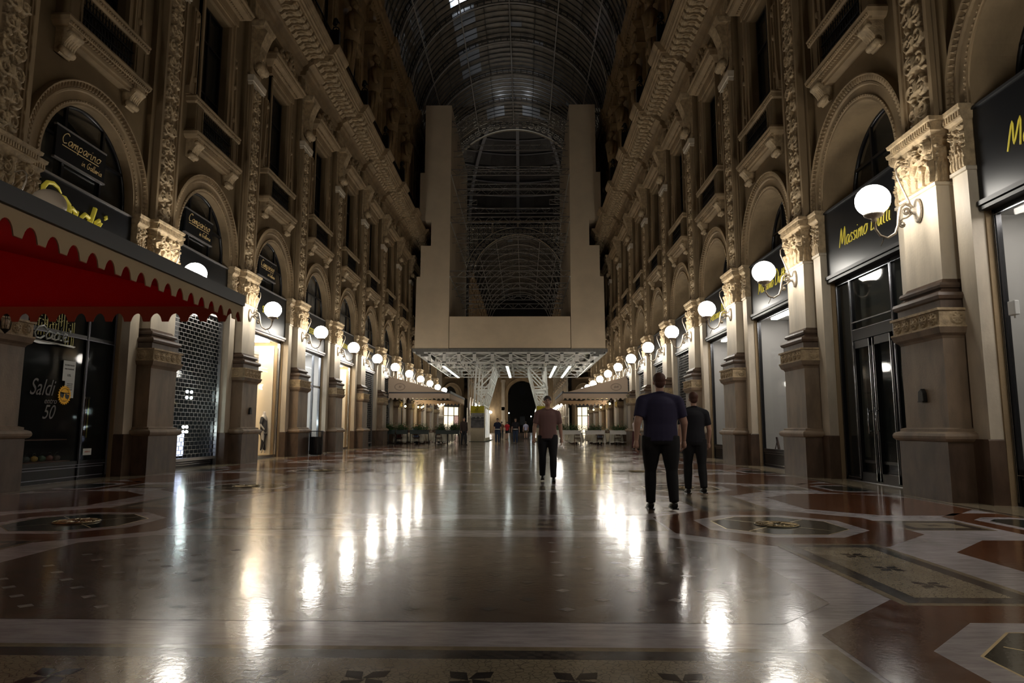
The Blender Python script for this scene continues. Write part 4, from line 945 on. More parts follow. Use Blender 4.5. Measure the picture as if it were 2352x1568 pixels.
# ================================================================ awnings
def fabric(name,col,tr=.35):
    m=bpy.data.materials.new(name); m.use_nodes=True; nt=m.node_tree; N=nt.nodes; L=nt.links; b=N['Principled BSDF']; b.inputs['Base Color'].default_value=(*col,1); b.inputs['Roughness'].default_value=.9
    t=N.new('ShaderNodeBsdfTranslucent'); t.inputs[0].default_value=(*col,1); x=N.new('ShaderNodeMixShader'); x.inputs[0].default_value=tr
    o=N['Material Output']; L.new(b.outputs[0],x.inputs[1]); L.new(t.outputs[0],x.inputs[2]); L.new(x.outputs[0],o.inputs[0]); return m
def awning(side,y0,y1,xb,zb,zw,outer,inner,barm,label,emblem=None,drop=.36,endm=None):
    t=empty('awning',label,'awning',loc=(side*8.15,(y0+y1)/2,zb))
    ox,oy,oz=side*8.15,(y0+y1)/2,zb
    sx=side; X=lambda a:sx*a-ox
    b=MB()
    V=[(X(8.15),y0-oy,zw-oz),(X(8.15),y1-oy,zw-oz),(X(xb),y1-oy,.0),(X(xb),y0-oy,.0)]
    b.add(V,[(0,1,2,3)],0); b.add([(a,c,d-.02) for a,c,d in V],[(3,2,1,0)],1)
    for y,e in ((y0,-1),(y1,1)):
        b.add([(X(8.15),y-oy,0),(X(8.15),y-oy,zw-oz),(X(xb),y-oy,0)],[(0,1,2)],0); b.add([(X(8.15),y-oy-e*.02,0),(X(8.15),y-oy-e*.02,zw-oz-.02),(X(xb),y-oy-e*.02,0)],[(0,1,2)],1)
    b.build('canopy',[outer,inner],t)
    def val(a,c):   # scalloped strip from a to c (x,y)
        b=MB(); a=Vector((*a,0)); c=Vector((*c,0)); L=(c-a).length; n=max(3,round(L/.30)); d=(c-a)/n; nn=d.normalized().cross(Vector((0,0,1)))
        top=[];bot=[]
        for k in range(n):
            for q in range(12):
                f=q/12; p=a+d*(k+f); top.append((p.x,p.y,0)); bot.append((p.x,p.y,-drop-.11+.13*math.sqrt(max(0,1-((f-.5)/.30)**2))))
        top.append((c.x,c.y,0)); bot.append((c.x,c.y,-drop-.11)); m=len(top)
        V=top+bot; F=[(i,i+1,m+i+1,m+i) for i in range(m-1)]
        b.add(V,F,0); b.add([(x+nn.x*.012,y+nn.y*.012,z) for x,y,z in V],F,1)
        b.add([(x,y,z-.004) for x,y,z in bot]+[(x+nn.x*.012,y+nn.y*.012,z-.004) for x,y,z in bot],F,1)
        return b
    p=lambda a,y:(X(a),y-oy)
    s1=val(p(xb,y0),p(xb,y1)) if side<0 else val(p(xb,y1),p(xb,y0))
    s1.build('front_valance',[inner,outer] if side<0 else [inner,outer],t)
    ev=val(p(8.1,y1),p(xb,y1)); trim=[v for v in ev.v[len(ev.v)//4:len(ev.v)//2]] if False else None; ev.build('end_valance',[endm or outer,endm or outer],t)
    v=val(p(8.1,y0),p(xb,y0)); v.build('end_valance',[outer,outer],t)
    b=MB(); b.box(X(xb)-.05,X(xb)+.05,y0-oy,y1-oy,-.02,.15)
    b.build('front_bar',barm,t)
    for y in (y0,y1): b=MB(); b.box(X(8.1),X(xb),y-oy-.03,y-oy+.03,-.02,.07); b.build('end_bar',barm if emblem else inner,t)
    for k in range(4 if emblem else 0):
        y=y0+(y1-y0)*(k+.5)/4-oy; b=MB(); b.tube([(X(8.1),y,zw-oz-.25),(X((8.1+xb)/2),y+.5,-.10),(X(xb),y,-.05)],.03,6); b.build('folding_arm',barm,t)
    if emblem:
        e=MB(); cx=X(7.35); z=.42
        e.tube([(cx+.36*math.cos(a),y0-oy-.012,z+.24*math.sin(a)) for a in [2*PI*k/24 for k in range(25)]],.008,4,caps=False)
        e.tube([(cx+.32*math.cos(a),y0-oy-.012,z+.20*math.sin(a)) for a in [2*PI*k/24 for k in range(25)]],.005,4,caps=False); e.build('emblem_oval',mat('brown_print',(.10,.07,.06),.8),t)
        text(emblem,'emblem_letters',.22,MATS['brown_print'],t,cx,y0-oy-.013,z,shear=.3,depth=.002,face='y')
    return t
# ================================================================ people
SKIN=mat('skin',(.55,.33,.24),.5); SHOE=mat('black_shoe_leather',(.015,.014,.013),.35)
def skinmesh(P,E,root=0,sub=1):
    """P: list of (co, (rx,ry)); grown with a Skin modifier, returned as vertices and faces"""
    me=bpy.data.meshes.new('s'); me.from_pydata([p for p,_ in P],E,[]); o=bpy.data.objects.new('s',me); COL.objects.link(o)
    o.modifiers.new('k','SKIN'); sk=me.skin_vertices[0].data
    for i,(_,r) in enumerate(P): sk[i].radius=r if isinstance(r,tuple) else (r,r); sk[i].use_root=(i==root)
    m=o.modifiers.new('u','SUBSURF'); m.levels=m.render_levels=sub
    bpy.context.view_layer.update(); ev=bpy.data.meshes.new_from_object(o.evaluated_get(bpy.context.evaluated_depsgraph_get()))
    V=[tuple(v.co) for v in ev.vertices]; Fc=[tuple(p.vertices) for p in ev.polygons]; bpy.data.objects.remove(o); return V,Fc
def hand(b,w,d,side,curl=.5,sc=1.0):
    """palm, four fingers of unequal length and a thumb, hanging from wrist w along direction d; thumb towards -y (forward)"""
    w=Vector(w); d=Vector(d).normalized(); fwd=Vector((0,-1,0)); inn=Vector((-side,0,0))
    pc=w+d*.05*sc
    b.tube([w-d*.02,w+d*.02,w+d*.055*sc,w+d*.09*sc],[.026*sc,.032*sc,.042*sc,.036*sc],10,flat=.5) if False else b.tube([w-d*.03,w+d*.015,w+d*.05*sc,w+d*.085*sc],[.024*sc,.030*sc,.038*sc,.034*sc],10)
    for k,(off,L) in enumerate(((-.03,.066),(-.010,.076),(.010,.071),(.028,.055))):
        a=w+d*.08*sc-fwd*off*sc; 
        q=(d*(1-curl*.35)+inn*curl*.5).normalized(); q2=(d*(.8-curl*.6)+inn*(curl*1.1)).normalized()
        m=a+q*L*.5*sc; e=m+q2*L*.5*sc
        b.tube([a,m,e],[.0095*sc,.0088*sc,.0068*sc],6)
    a=w+d*.03*sc+fwd*.03*sc; m=a+(fwd*.6+d*.8).normalized()*.035*sc; e=m+(fwd*.2+d+inn*.3).normalized()*.03*sc
    b.tube([a,m,e],[.012*sc,.011*sc,.008*sc],6)
def fuse(b,voxel,mi=0,it=6,fac=.6):
    """closed overlapping shells -> one continuous smooth surface (voxel remesh, then smooth)"""
    me=bpy.data.meshes.new('f'); me.from_pydata(b.v,[],b.f); o=bpy.data.objects.new('f',me); COL.objects.link(o)
    r=o.modifiers.new('r','REMESH'); r.mode='VOXEL'; r.voxel_size=voxel
    q=o.modifiers.new('s','SMOOTH'); q.iterations=it; q.factor=fac
    bpy.context.view_layer.update(); ev=bpy.data.meshes.new_from_object(o.evaluated_get(bpy.context.evaluated_depsgraph_get()))
    out=MB(); out.add([tuple(v.co) for v in ev.vertices],[tuple(p.vertices) for p in ev.polygons],mi,True); bpy.data.objects.remove(o); return out
def person(label,loc,rz,H=1.75,top=None,bot=None,hair=(.03,.02,.015),build=1.0,skirt=False,belt=None,shorts=False,long_sleeve=False,bald=False,longhair=False,seat=False,armpose=None,group=None,step=.14,vox=.016,belly=0):
    t=empty('person',label,'person',group=group,loc=loc,rz=rz); k=H/1.75; w=build; J={}
    for s,n in ((-1,'L'),(1,'R')):
        fw=step*(1 if s>0 else -1); back=fw<0
        J['hp'+n]=Vector((s*.093*w,0,.92)); J['kn'+n]=Vector((s*.098*w,-fw*.55-.035,.50)); J['an'+n]=Vector((s*.10*w,-fw,.085+(.03 if back and step>.05 else 0)))
        J['sh'+n]=Vector((s*.175*w,.01,1.40)); sw=-fw
        J['el'+n]=Vector((s*(.235*w+.01),.035-sw*.35,1.12)); J['wr'+n]=Vector((s*(.255*w+.005),-.03-sw*.9,.875))
    if seat:
        for s,n in ((-1,'L'),(1,'R')):
            J['kn'+n]=Vector((s*.13,-.44,.93)); J['an'+n]=Vector((s*.13,-.42,.50)); J['el'+n]=Vector((s*.26,-.10,1.14)); J['wr'+n]=Vector((s*.17,-.34,1.12))
    if armpose=='pocket': J['elR']=Vector((.30*w,.07,1.14)); J['wrR']=Vector((.20*w,-.03,.93))
    if armpose=='phone': J['elR']=Vector((.27*w,-.06,1.16)); J['wrR']=Vector((.13,-.2,1.40))
    def torso(b,d,z0=.86,zt=1.47,hem=0):
        Z=[(z0,.098+hem),(.92,.112),(1.0,.112),(1.10,.102+belly*.5),(1.20,.104+belly),(1.30,.112+belly*.3),(1.37,.112),(1.42,.095),(1.455,.065)]
        Z=[(max(z,z0+.01*i),r) for i,(z,r) in enumerate(Z) if z<zt]
        b.tube([(0,-belly*.4 if 1.0<z<1.3 else 0,z*k) for z,_ in Z],[(r*w+d)*k for _,r in Z],20,flat=1.42)
        for s in (-1,1): b.tube([Vector((0,.012,1.475))*k,Vector((s*.08*w,.015,1.45))*k,J['sh'+('L' if s<0 else 'R')]*k],[(.05+d)*k,(.05+d)*k,(.052*w+d)*k],12)
    def arm(b,n,d,f=1.0,thick=1.0):
        a,e,q=J['sh'+n],J['el'+n],J['wr'+n]; P=[a,a.lerp(e,.35),a.lerp(e,.75),e,e.lerp(q,.35),e.lerp(q,1.0)]; R=[.058*w,.052*w,.044*w,.040*w,.040,.026]
        m=len(P) if f>=2 else (3 if f<1 else 4)
        P=P[:m]; R=R[:m]
        b.tube([p*k for p in P],[(r*thick+d)*k for r in R],14); b.ball(tuple(P[0]*k),(.057*w+d)*k,(.055*w+d)*k,(.055*w+d)*k,12,8)
    def leg(b,n,d,m=6,dd=0):
        h,c,a=J['hp'+n],J['kn'+n],J['an'+n]; P=[h+Vector((0,0,.03)),h.lerp(c,.25),h.lerp(c,.7),c,c.lerp(a,.3),c.lerp(a,.75),a]; R=[.088*w,.088*w,.066*w,.056,.056,.042,.036]
        b.tube([p*k for p in P[:m+1]],[(r+d+dd*i/6)*k for i,r in enumerate(R[:m+1])],14)
    b=MB(); torso(b,0)
    for n in 'LR': arm(b,n,0,2); leg(b,n,0,6)
    b.tube([Vector((0,.012,1.44))*k,Vector((0,.0,1.52))*k,Vector((0,-.006,1.60))*k],[.062*k,.053*k,.055*k],14)
    hc=Vector((0,-.022,1.655))*k
    b.ball(tuple(hc+Vector((0,.018,.02))*k),.075*k,.092*k,.092*k,16,12); b.ball(tuple(hc+Vector((0,-.02,-.035))*k),.058*k,.068*k,.075*k,14,10)
    b.tube([hc+Vector((0,-.075,.01))*k,hc+Vector((0,-.104,-.025))*k],[.010*k,.016*k],8)
    for s in (-1,1): b.ball(tuple(hc+Vector((s*.076,.012,-.01))*k),.012*k,.02*k,.032*k,8,6)
    body=fuse(b,vox*.8 if vox<.02 else vox,0,4)
    for s in (-1,1):
        n='L' if s<0 else 'R'; wr=J['wr'+n]*k; el=J['el'+n]*k; hand(body,wr,wr-el,s,.45,k)
        body.ball(tuple(hc+Vector((s*.03,-.082,.012))*k),.013*k,.009*k,.007*k,8,6,2)
        body.tube([hc+Vector((s*.015,-.086,.034))*k,hc+Vector((s*.045,-.076,.034))*k],.004*k,5,2)
    body.ball(tuple(hc+Vector((0,-.085,-.066))*k),.025*k,.010*k,.007*k,8,6,1)
    body.build('body',[SKIN,mat('lips',(.42,.18,.15),.5),mat('eyes',(.03,.02,.02),.3)],t)
    if top:
        b=MB(); torso(b,.014,z0=.88,hem=.018)
        for n in 'LR': arm(b,n,.014,2 if long_sleeve else .5,1.05)
        fuse(b,vox,0,5).build('shirt',top,t)
        b=MB(); b.tube([((.066*math.cos(a))*k,(.004+.058*math.sin(a))*k,(1.50-.02*math.sin(a)*-1)*k) for a in [2*PI*q/18 for q in range(19)]],.013*k,6,caps=False); b.build('collar',top,t)
    if bot and not skirt:
        b=MB(); b.tube([(0,0,z*k) for z in (.84,.90,.97,1.02)],[(.10*w+.02)*k,(.115*w+.012)*k,(.108*w+.01)*k,(.104*w+.008)*k],20,flat=1.38)
        for n in 'LR': leg(b,n,.014,2 if shorts else 6,.012)
        fuse(b,vox,0,5).build('trousers' if not shorts else 'shorts',bot,t)
    if skirt:
        b=MB(); b.lathe([(.15*k,1.05*k),(.17*k,.95*k),(.20*k,.7*k),(.23*k,.35*k),(.26*k,.09*k),(.24*k,.09*k)],(0,0,0),18,sy=.8); b.build('skirt',bot,t)
    if belt: b=MB(); b.lathe([(.175*w*k,.985*k),(.190*w*k,.985*k),(.190*w*k,1.03*k),(.175*w*k,1.03*k)],(0,0,0),20,sy=.74); b.build('belt',belt,t)
    if not bald:
        hm=mat('hair_%d'%(int(hair[0]*1000)),hair,.6,bump=.4,bscale=120); b=MB()
        b.ball(tuple(hc+Vector((0,.030,.040))*k),.084*k,.098*k,.088*k,16,12); b.ball(tuple(hc+Vector((0,.055,-.01))*k),.072*k,.060*k,.075*k,12,8)
        if longhair: b.tube([hc+Vector((0,.05,.05))*k,hc+Vector((0,.075,-.05))*k,hc+Vector((0,.085,-.2))*k],[.07*k,.085*k,.05*k],10)
        b.build('hair',hm,t)
    if not seat:
        for n in 'LR':
            a=J['an'+n]*k; b=MB()
            b.tube([a+Vector((0,.055,-.045))*k,a+Vector((0,.01,-.03))*k,a+Vector((0,-.08,-.045))*k,a+Vector((0,-.15,-.058))*k,a+Vector((0,-.185,-.066))*k],[.034*k,.044*k,.042*k,.036*k,.018*k],12)
            b.box(a.x-.04*k,a.x+.04*k,a.y-.18*k,a.y+.08*k,a.z-.088*k,a.z-.07*k); b.build('shoe',SHOE,t)
    return t
# ================================================================ cafe furniture
def leaf_cloud(b,cx,cy,cz,rx,ry,rz,n,rg,size=.06):
    for _ in range(n):
        u,v,w=rg.gauss(0,.5),rg.gauss(0,.5),rg.gauss(0,.5); p=Vector((cx+u*rx,cy+v*ry,cz+abs(w)*rz)); a=rg.uniform(0,6.3); d=Vector((math.cos(a),math.sin(a),rg.uniform(-.3,.8))).normalized()*size*rg.uniform(.7,1.4); s=d.cross(Vector((0,0,1))).normalized()*size*.4
        b.add([p,p+d*.5+s,p+d+Vector((0,0,-.01)),p+d*.5-s,p+d*.5+Vector((0,0,.012))],[(0,1,4),(1,2,4),(2,3,4),(3,0,4)],0)
LEAF=mat('box_plant_leaf',(.07,.16,.035),.45,var=.5,vscale=12,sheen=.1)
def planter(x,y,w,boxm,legm,seed,label,group,white):
    t=empty('planter',label,'planter',group,loc=(x,y,0)); rg=random.Random(seed)
    b=MB(); b.prism([(-w/2+.03,.70),(w/2-.03,.70),(w/2,.96),(-w/2,.96)],-.16,.16,'y'); b.box(-w/2-.01,w/2+.01,-.175,.175,.94,.975); b.build('trough',boxm,t)
    for sx in (-1,1):
        for sy_ in (-1,1): b=MB(); b.bar((sx*(w/2-.04),sy_*.13,.72),(sx*(w/2-.0),sy_*.15,0),.03); b.build('leg',legm,t)
    b=MB(); b.bar((-w/2+.02,-.14,.2),(w/2-.02,-.14,.2),.018); b.bar((-w/2+.02,.14,.2),(w/2-.02,.14,.2),.018); b.build('stretcher',legm,t)
    b=MB(); leaf_cloud(b,0,0,.97,w*.50,.20,.36,900,rg,.085); o=b.build('foliage',LEAF,t)
    b=MB()
    for _ in range(9): p=(rg.uniform(-w*.4,w*.4),rg.uniform(-.15,.1),rg.uniform(1.05,1.28)); b.ball(p,.03,n=6,m=4)
    b.build('blossom',mat('pale_pink_blossom',(.6,.3,.22),.6),t)
    return t
def make_table():
    t=empty('cafe_table'); b=MB(); b.lathe([(0,.735),(.42,.735),(.42,.75),(0,.75)],(0,0,0),20); b.build('table_top',WHITEIN,t)
    b=MB(); b.tube([(0,0,.02),(0,0,.735)],.03,8); b.lathe([(0,0),(.2,0),(.2,.02),(0,.03)],(0,0,0),16); b.build('pedestal',IRON,t)
    reg(t); return t
def make_cloth():
    b=MB(); n=32; V=[(0,0,.757)]; 
    for r,z,wv in ((.43,.757,0),(.44,.70,.01),(.47,.45,.05),(.50,.16,.08)):
        for k in range(n): a=2*PI*k/n; rr=r+wv*math.sin(a*7); V.append((rr*math.cos(a),rr*math.sin(a),z+ (wv*.6*math.cos(a*4) if z<.3 else 0)))
    Fc=[(0,1+k,1+(k+1)%n) for k in range(n)]+[(1+i*n+k,1+i*n+(k+1)%n,1+(i+1)*n+(k+1)%n,1+(i+1)*n+k) for i in range(3) for k in range(n)]
    b.add(V,Fc,0,True); return b.build('tablecloth',mat('cream_tablecloth',(.72,.68,.56),.85))
def make_chair():
    t=empty('cafe_chair'); wk=mat('woven_cane',(.11,.055,.025),.6,bump=.4,bscale=90)
    b=MB(); b.box(-.21,.21,-.21,.21,.43,.47); b.build('seat',wk,t,bevel=.01)
    b=MB(); 
    for q in range(5): b.tube([(-.2+.1*q,.2,.47),(-.2+.1*q,.26,.70),(-.17+.085*q,.27,.88)],.010,5)
    b.tube([(-.21,.2,.46),(-.21,.26,.7),(-.15,.27,.90),(0,.275,.93),(.15,.27,.90),(.21,.26,.7),(.21,.2,.46)],.016,6); b.box(-.16,.16,.245,.26,.62,.82); b.build('backrest',wk,t)
    for sx in (-1,1):
        for s2 in (-1,1): b=MB(); b.tube([(sx*.19,s2*.19,.44),(sx*.205,s2*.21,0)],.016,6); b.build('leg',wk,t)
    reg(t); return t
def lantern(label,x,y,z,lit,m,s,group=None):
    t=empty('hanging_lantern',label,'lantern',group,loc=(x,y,z)); 
    b=MB(); b.tube([(0,0,.16),(0,0,.30),(s*.25,0,.42),(s*.5,0,.36),(s*.52,0,.1)],.012,6); b.build('bracket',IRON,t)
    b=MB(); b.lathe([(.0,.19),(.03,.17),(.10,.10),(.11,.09)],(0,0,0),6); b.lathe([(.0,-.22),(.02,-.2),(.065,-.15),(.07,-.14)],(0,0,0),6)
    for k in range(6): a=2*PI*k/6; b.tube([(.10*math.cos(a),.10*math.sin(a),.09),(.065*math.cos(a),.065*math.sin(a),-.15)],.006,4)
    b.build('cage',IRON,t); b=MB(); b.ball((0,0,-.02),.07 if lit else .05,n=12,m=8); b.build('bulb',m,t); return t
# ================================================================ assembly: setting
import bpy
build_floor()
ys=[Z0+(i+.5)*S for i in range(-2,NB)]
def sidewise(Y,s): return sorted(-y for y in Y) if s>0 else Y
def setside(o,s): o.location=(s*WX,0,0); o.rotation_euler=(0,0,PI if s>0 else 0); return o
for s in (-1,1):
    o=wall_bays(sidewise(ys,s)).build('wall_'+SN[s],[PLAST,STONE,UPST]); o['kind']='structure'; o['label']='ochre arcade wall on the %s side'%SN[s]
    setside(o,s)
n=1
for s in (-1,1):
    CB,CM=cornice_mesh(sidewise(ys,s)); UC=upper_cornice_mesh(sidewise(ys,s))
    for src,nm,m in ((CB,'cornice',STONE),(UC,'upper_cornice',UPST)):
        o=src.build('trim_%d'%n,m); n+=1; o['kind']='structure'; o['label']=('main modillion cornice' if nm=='cornice' else 'topmost cornice under the glass vault')+' on the %s wall'%SN[s]
        setside(o,s)
        if nm=='cornice':
            q=CM.build('modillions',CARVE,o)
# far arm walls (beyond the crossing)
yf=[111.2+(i+.5)*S for i in range(10)]
for s in (-1,1):
    o=wall_bays(sidewise(yf,s)).build('wall_far_'+SN[s],[PLAST,STONE,UPST]); o['kind']='structure'; setside(o,s)
for s in (-1,1):
    CBf,CMf=cornice_mesh(sidewise(yf,s)); UCf=upper_cornice_mesh(sidewise(yf,s)); CBf.join(CMf)
    for src in (CBf,UCf):
        o=src.build('trim_%d'%n,STONE); n+=1; o['kind']='structure'; setside(o,s)
build_vault(Z0-2*S,round((70.4-Z0)/S)+2,'ceiling','dark iron and glass barrel vault over the near arm')
build_vault(111.2,10,'ceiling','dark iron and glass barrel vault over the far arm')
build_dome()
ring_arch(70.6,'cream iron arch where the near glass vault meets the crossing')
ring_arch(110.9,'lattice iron arch with openwork spandrels beyond the crossing')
# ---- piers, arch surrounds, windows
PIER=build_pier(); ARCH=build_arch(); WIN=build_window(); WINR=dup(WIN); reg(WINR); SHB=MB(); [SHB.box(-.42,-.40,a_,b_,9.4,13.6) for a_,b_ in ((-.83,-.01),(.01,.83))]; [SHB.box(-.40,-.39,a_,b_,z_,z_+.05) for a_,b_ in ((-.75,-.1),(.1,.75)) for z_ in (10.4,11.7,13.4)]; SHO=SHB.build('shutter',mat('cream_shutter',(.62,.46,.26),.7),WINR); ALLCH[WINR.as_pointer()].append(SHO); AWIN=build_attic_window(); FIG=build_figure_pilaster(); LAMPL=build_lamp(True); LAMPU=build_lamp(False)
first={}
def put(src,side,y,label,group,cat,ang=None,xy=None,name=None):
    if src.as_pointer() not in first: first[src.as_pointer()]=1; o=src
    else: o=dup(src)
    if xy: o.location=(xy[0],xy[1],0); o.rotation_euler=(0,0,ang)
    else: o.location=(side*WX,y,0); o.rotation_euler=(0,0,PI if side>0 else 0)
    tag(o,label,cat,group)
    return o
wn=1
for s in (-1,1):
    sd=SN[s]
    for i in range(0,NB+1):
        y=Z0+i*S
        if y>70.6: continue
        od=ORD[i]; tower=51.5<y<67.5
        put(PIER,s,y,'%s carved stone pilaster from the camera along the %s arcade wall'%(od,sd),'pilasters of the %s arcade wall'%sd,'pilaster')
        if not tower: put(FIG,s,y,'%s sculpted figure pilaster from the camera on the attic storey of the %s wall'%(od,sd),'figure pilasters of the %s attic'%sd,'statue')
    for i in range(-1,NB):
        y=Z0+(i+.5)*S; od=ORD[i+1] if s>0 else ORD[i]
        if y>70 or (s<0 and i<0): continue
        put(ARCH,s,y,'%s arch surround from the camera on the %s wall'%(od,sd),'arch surrounds of the %s wall'%sd,'arch')
        w=put(WINR if s>0 else WIN,s,y,'%s tall balcony window from the camera on the %s wall'%(od,sd),'balcony windows of the %s wall'%sd,None); w['kind']='structure'; w.name='window_%d'%wn; wn+=1
        if i>=0:
            w=put(AWIN,s,y,'%s attic window from the camera above the %s cornice'%(od,sd),'attic windows of the %s wall'%sd,None); w['kind']='structure'; w.name='window_%d'%wn; wn+=1
    # lamps
    for i in range(-2,NB+1):
        y=Z0+i*S
        if y>70.6: continue
        u=(s<0 and i==0)
        lab=('unlit globe lamp on the %s wall, above the red awning'%sd if u else '%s lit globe lamp on a scrolled bracket from the camera along the %s wall'%(ORD[i if s<0 else i+1] if i>=0 else ORD[0],sd))
        if i==-2: lab='lit globe lamp on the %s wall level with the camera, out of frame'%sd
        if i==-1: lab='lit globe lamp on the %s wall beside the camera, nearest of that row'%sd
        if i>=0 and not u: lab='%s globe lamp on a scrolled bracket from the camera on the %s wall'%(ORD[i],sd)
        put(LAMPU if u else LAMPL,s,y,lab,'globe lamps along the %s wall'%sd,'wall lamp')
# attic railings, one length per bay
def build_railing():
    t=empty('balcony_railing'); b=MB()
    for k in range(48): b.tube([(1.15,-HB+.06+k*.107,16.92),(1.15,-HB+.06+k*.107,17.75)],.010,4)
    for z in (16.98,17.25,17.78): b.box(1.12,1.18,-HB,HB,z,z+.035)
    b.build('railing_bars',IRON,t)
    b=MB(); b.box(1.05,1.45,-HB-.02,-HB+.2,16.9,18.0)
    for q in (-.14,.14): b.tube([(1.25+x,-HB+.1,18.2+z) for x,z in spiral(0,q,.16,1.2,0)],.03,5)
    b.ball((1.25,-HB+.1,18.45),.12,.12,.16,8,6); b.build('railing_post',IRON,t)
    reg(t); return t
RAIL=build_railing()
for s in (-1,1):
    for i in range(0,NB):
        if 49.5<Z0+(i+.5)*S<69: continue
        put(RAIL,s,Z0+(i+.5)*S,'%s length of black iron railing from the camera above the %s cornice'%(ORD[i],SN[s]),'railings above the %s cornice'%SN[s],'railing')
# far arm: simplified repeats too small to show their parts
fp=MB(); fp.rstack([(0,.6,.66),(.95,.6,.66),(1.0,.68,.72),(1.1,.53,.59),(2.6,.53,.59),(2.67,.63,.69),(2.97,.63,.69),(3.1,.5,.6),(3.4,.4,.5),(5.05,.38,.49),(5.9,.44,.55),(6.12,.5,.65),(6.13,.2,.47),(12.6,.2,.47),(12.8,.35,.55),(12.85,.2,.4),(16.2,.2,.4)])
FP=fp.build('pilaster',SHAFT); 
la=MB(); la.tube([(.4,0,4.74),(.6,0,4.86),(.75,0,4.5),(.94,0,4.27),(1.15,0,4.56)],.03,5,0); la.ball((1.15,0,4.92),.275,n=12,m=8,mi=1); FL=la.build('wall_lamp',[BRONZE,GLOBE])
fa=MB(); fa.sweep(arch_path(RI,n=16),[(0,0),(0,.1),(.3,.1),(.48,.18),(.48,0)]); 
for q in (-1,1): fa.rstack([(0,.2,.18),(5.1,.2,.18),(6.12,.3,.25)],yc=q*1.81)
FA=fa.build('arch_surround',STONE)
fs=MB(); fs.box(-.06,.06,-OW,OW,4.45,6.0,0); fs.box(-.2,-.14,-OW,OW,0.05,4.45,1); fs.box(TY,TY-.04,-OW,OW,6,7.95,2)
for y_ in (-1.55,-.6,.6,1.55): fs.box(-.13,-.06,y_-.05,y_+.05,0,4.45,0)
for z_ in (.35,3.1): fs.box(-.13,-.06,-OW,OW,z_-.05,z_+.05,0)
fs.box(-.13,-.08,.65,1.5,.4,3.05,3); FS=fs.build('shop_front',[SIGNB,mat('lit_far_shop',(.8,.7,.5),.5,emit=1.5,ecol=(1,.86,.6)),GLASS,mat('far_shop_display',(.5,.3,.25),.5,emit=.5,ecol=(.8,.5,.4),col2=(.05,.04,.05),vscale=6)])
FSD=fs.build('shop_front',[SIGNB,DARKIN,GLASS,DARKIN])
fw=MB(); fw.rstack([(9.04,.3,1.38),(9.2,.4,1.49),(9.27,.36,1.45)]); fw.rstack([(10.05,.24,1.42),(10.24,.3,1.48)]); fw.rstack([(13.92,.16,1.2),(14.3,.3,1.42),(14.56,.5,1.58)])
for q in (-1,1): fw.box(0,.1,q*.85,q*1.06,10.26,13.9)
fw.box(-.3,-.26,-.85,.85,9.3,13.7,1); FWN=fw.build('window_80',[STONE,GLASS])
def putm(src,x,y,ang,label,cat,group,kind=None):
    if src.as_pointer() not in first: first[src.as_pointer()]=1; o=src
    else: o=src.copy(); COL.objects.link(o)
    o.location=(x,y,0); o.rotation_euler=(0,0,ang); tag(o,label,cat,group,kind); return o
wn=80
for s in (-1,1):
    a=PI if s>0 else 0; sd=SN[s]
    for i in range(11):
        y=111.2+i*S
        putm(FP,s*WX,y,a,'%s pilaster beyond the crossing on the %s side of the far arm'%(ORD[i],sd),'pilaster','pilasters of the far arm, %s side'%sd)
        putm(FL,s*WX,y,a,'%s lit globe lamp beyond the crossing on the %s side of the far arm'%(ORD[i],sd),'wall lamp','globe lamps of the far arm, %s side'%sd)
        if i<10:
            putm(FA,s*WX,y+HB,a,'%s arch beyond the crossing on the %s side of the far arm'%(ORD[i],sd),'arch','arches of the far arm, %s side'%sd)
            putm(FS if (i+s)%3 else FSD,s*WX,y+HB,a,'%s shop window beyond the crossing on the %s side of the far arm'%(ORD[i],sd),'shop front','shop fronts of the far arm, %s side'%sd)
            o=putm(FWN,s*WX,y+HB,a,'%s balcony window beyond the crossing on the %s side'%(ORD[i],sd),None,'balcony windows of the far arm, %s side'%sd,'structure'); o.name='window_%d'%wn; wn+=1
# diagonal walls of the crossing
for s in (-1,1):
    d=Vector((s*.7071,-.7071,0)); org=Vector((s*8.4,111.2,0)); mid=org+d*8
    nv=Vector((d.y,-d.x,0)); 
    if nv.dot(Vector((-mid.x,OC[1]-mid.y,0)))<0: nv=-nv
    ang=math.atan2(nv.y,nv.x); sg=1 if Vector((-nv.y,nv.x,0)).dot(d)>0 else -1
    o=wall_bays(sorted(sg*(S*(k+.5)+.55) for k in range(3))).build('wall_crossing_'+SN[s],[PLAST,STONE,UPST]); o['kind']='structure'
    o.location=org; o.rotation_euler=(0,0,ang)
    for k in range(0,4):
        p=org+d*(.55+k*S)
        if k: putm(FP,p.x,p.y,ang,'%s pilaster on the %s diagonal wall of the crossing'%(ORD[k],SN[s]),'pilaster','pilasters of the crossing, %s side'%SN[s])
        if k: putm(FL,p.x,p.y,ang,'%s globe lamp on the %s diagonal wall of the crossing'%(ORD[k],SN[s]),'wall lamp','globe lamps of the crossing, %s side'%SN[s])
        if k<3:
            p=org+d*(.55+(k+.5)*S)
            putm(FA,p.x,p.y,ang,'%s arch on the %s diagonal wall of the crossing'%(ORD[k],SN[s]),'arch','arches of the crossing, %s side'%SN[s])
            putm(FS,p.x,p.y,ang,'%s bright shop window on the %s diagonal wall of the crossing'%(ORD[k],SN[s]),'shop front','shop fronts of the crossing, %s side'%SN[s])
            o2=putm(FWN,p.x,p.y,ang,'%s balcony window on the %s diagonal wall of the crossing'%(ORD[k],SN[s]),None,'balcony windows of the crossing, %s side'%SN[s],'structure'); o2.name='window_%d'%wn; wn+=1
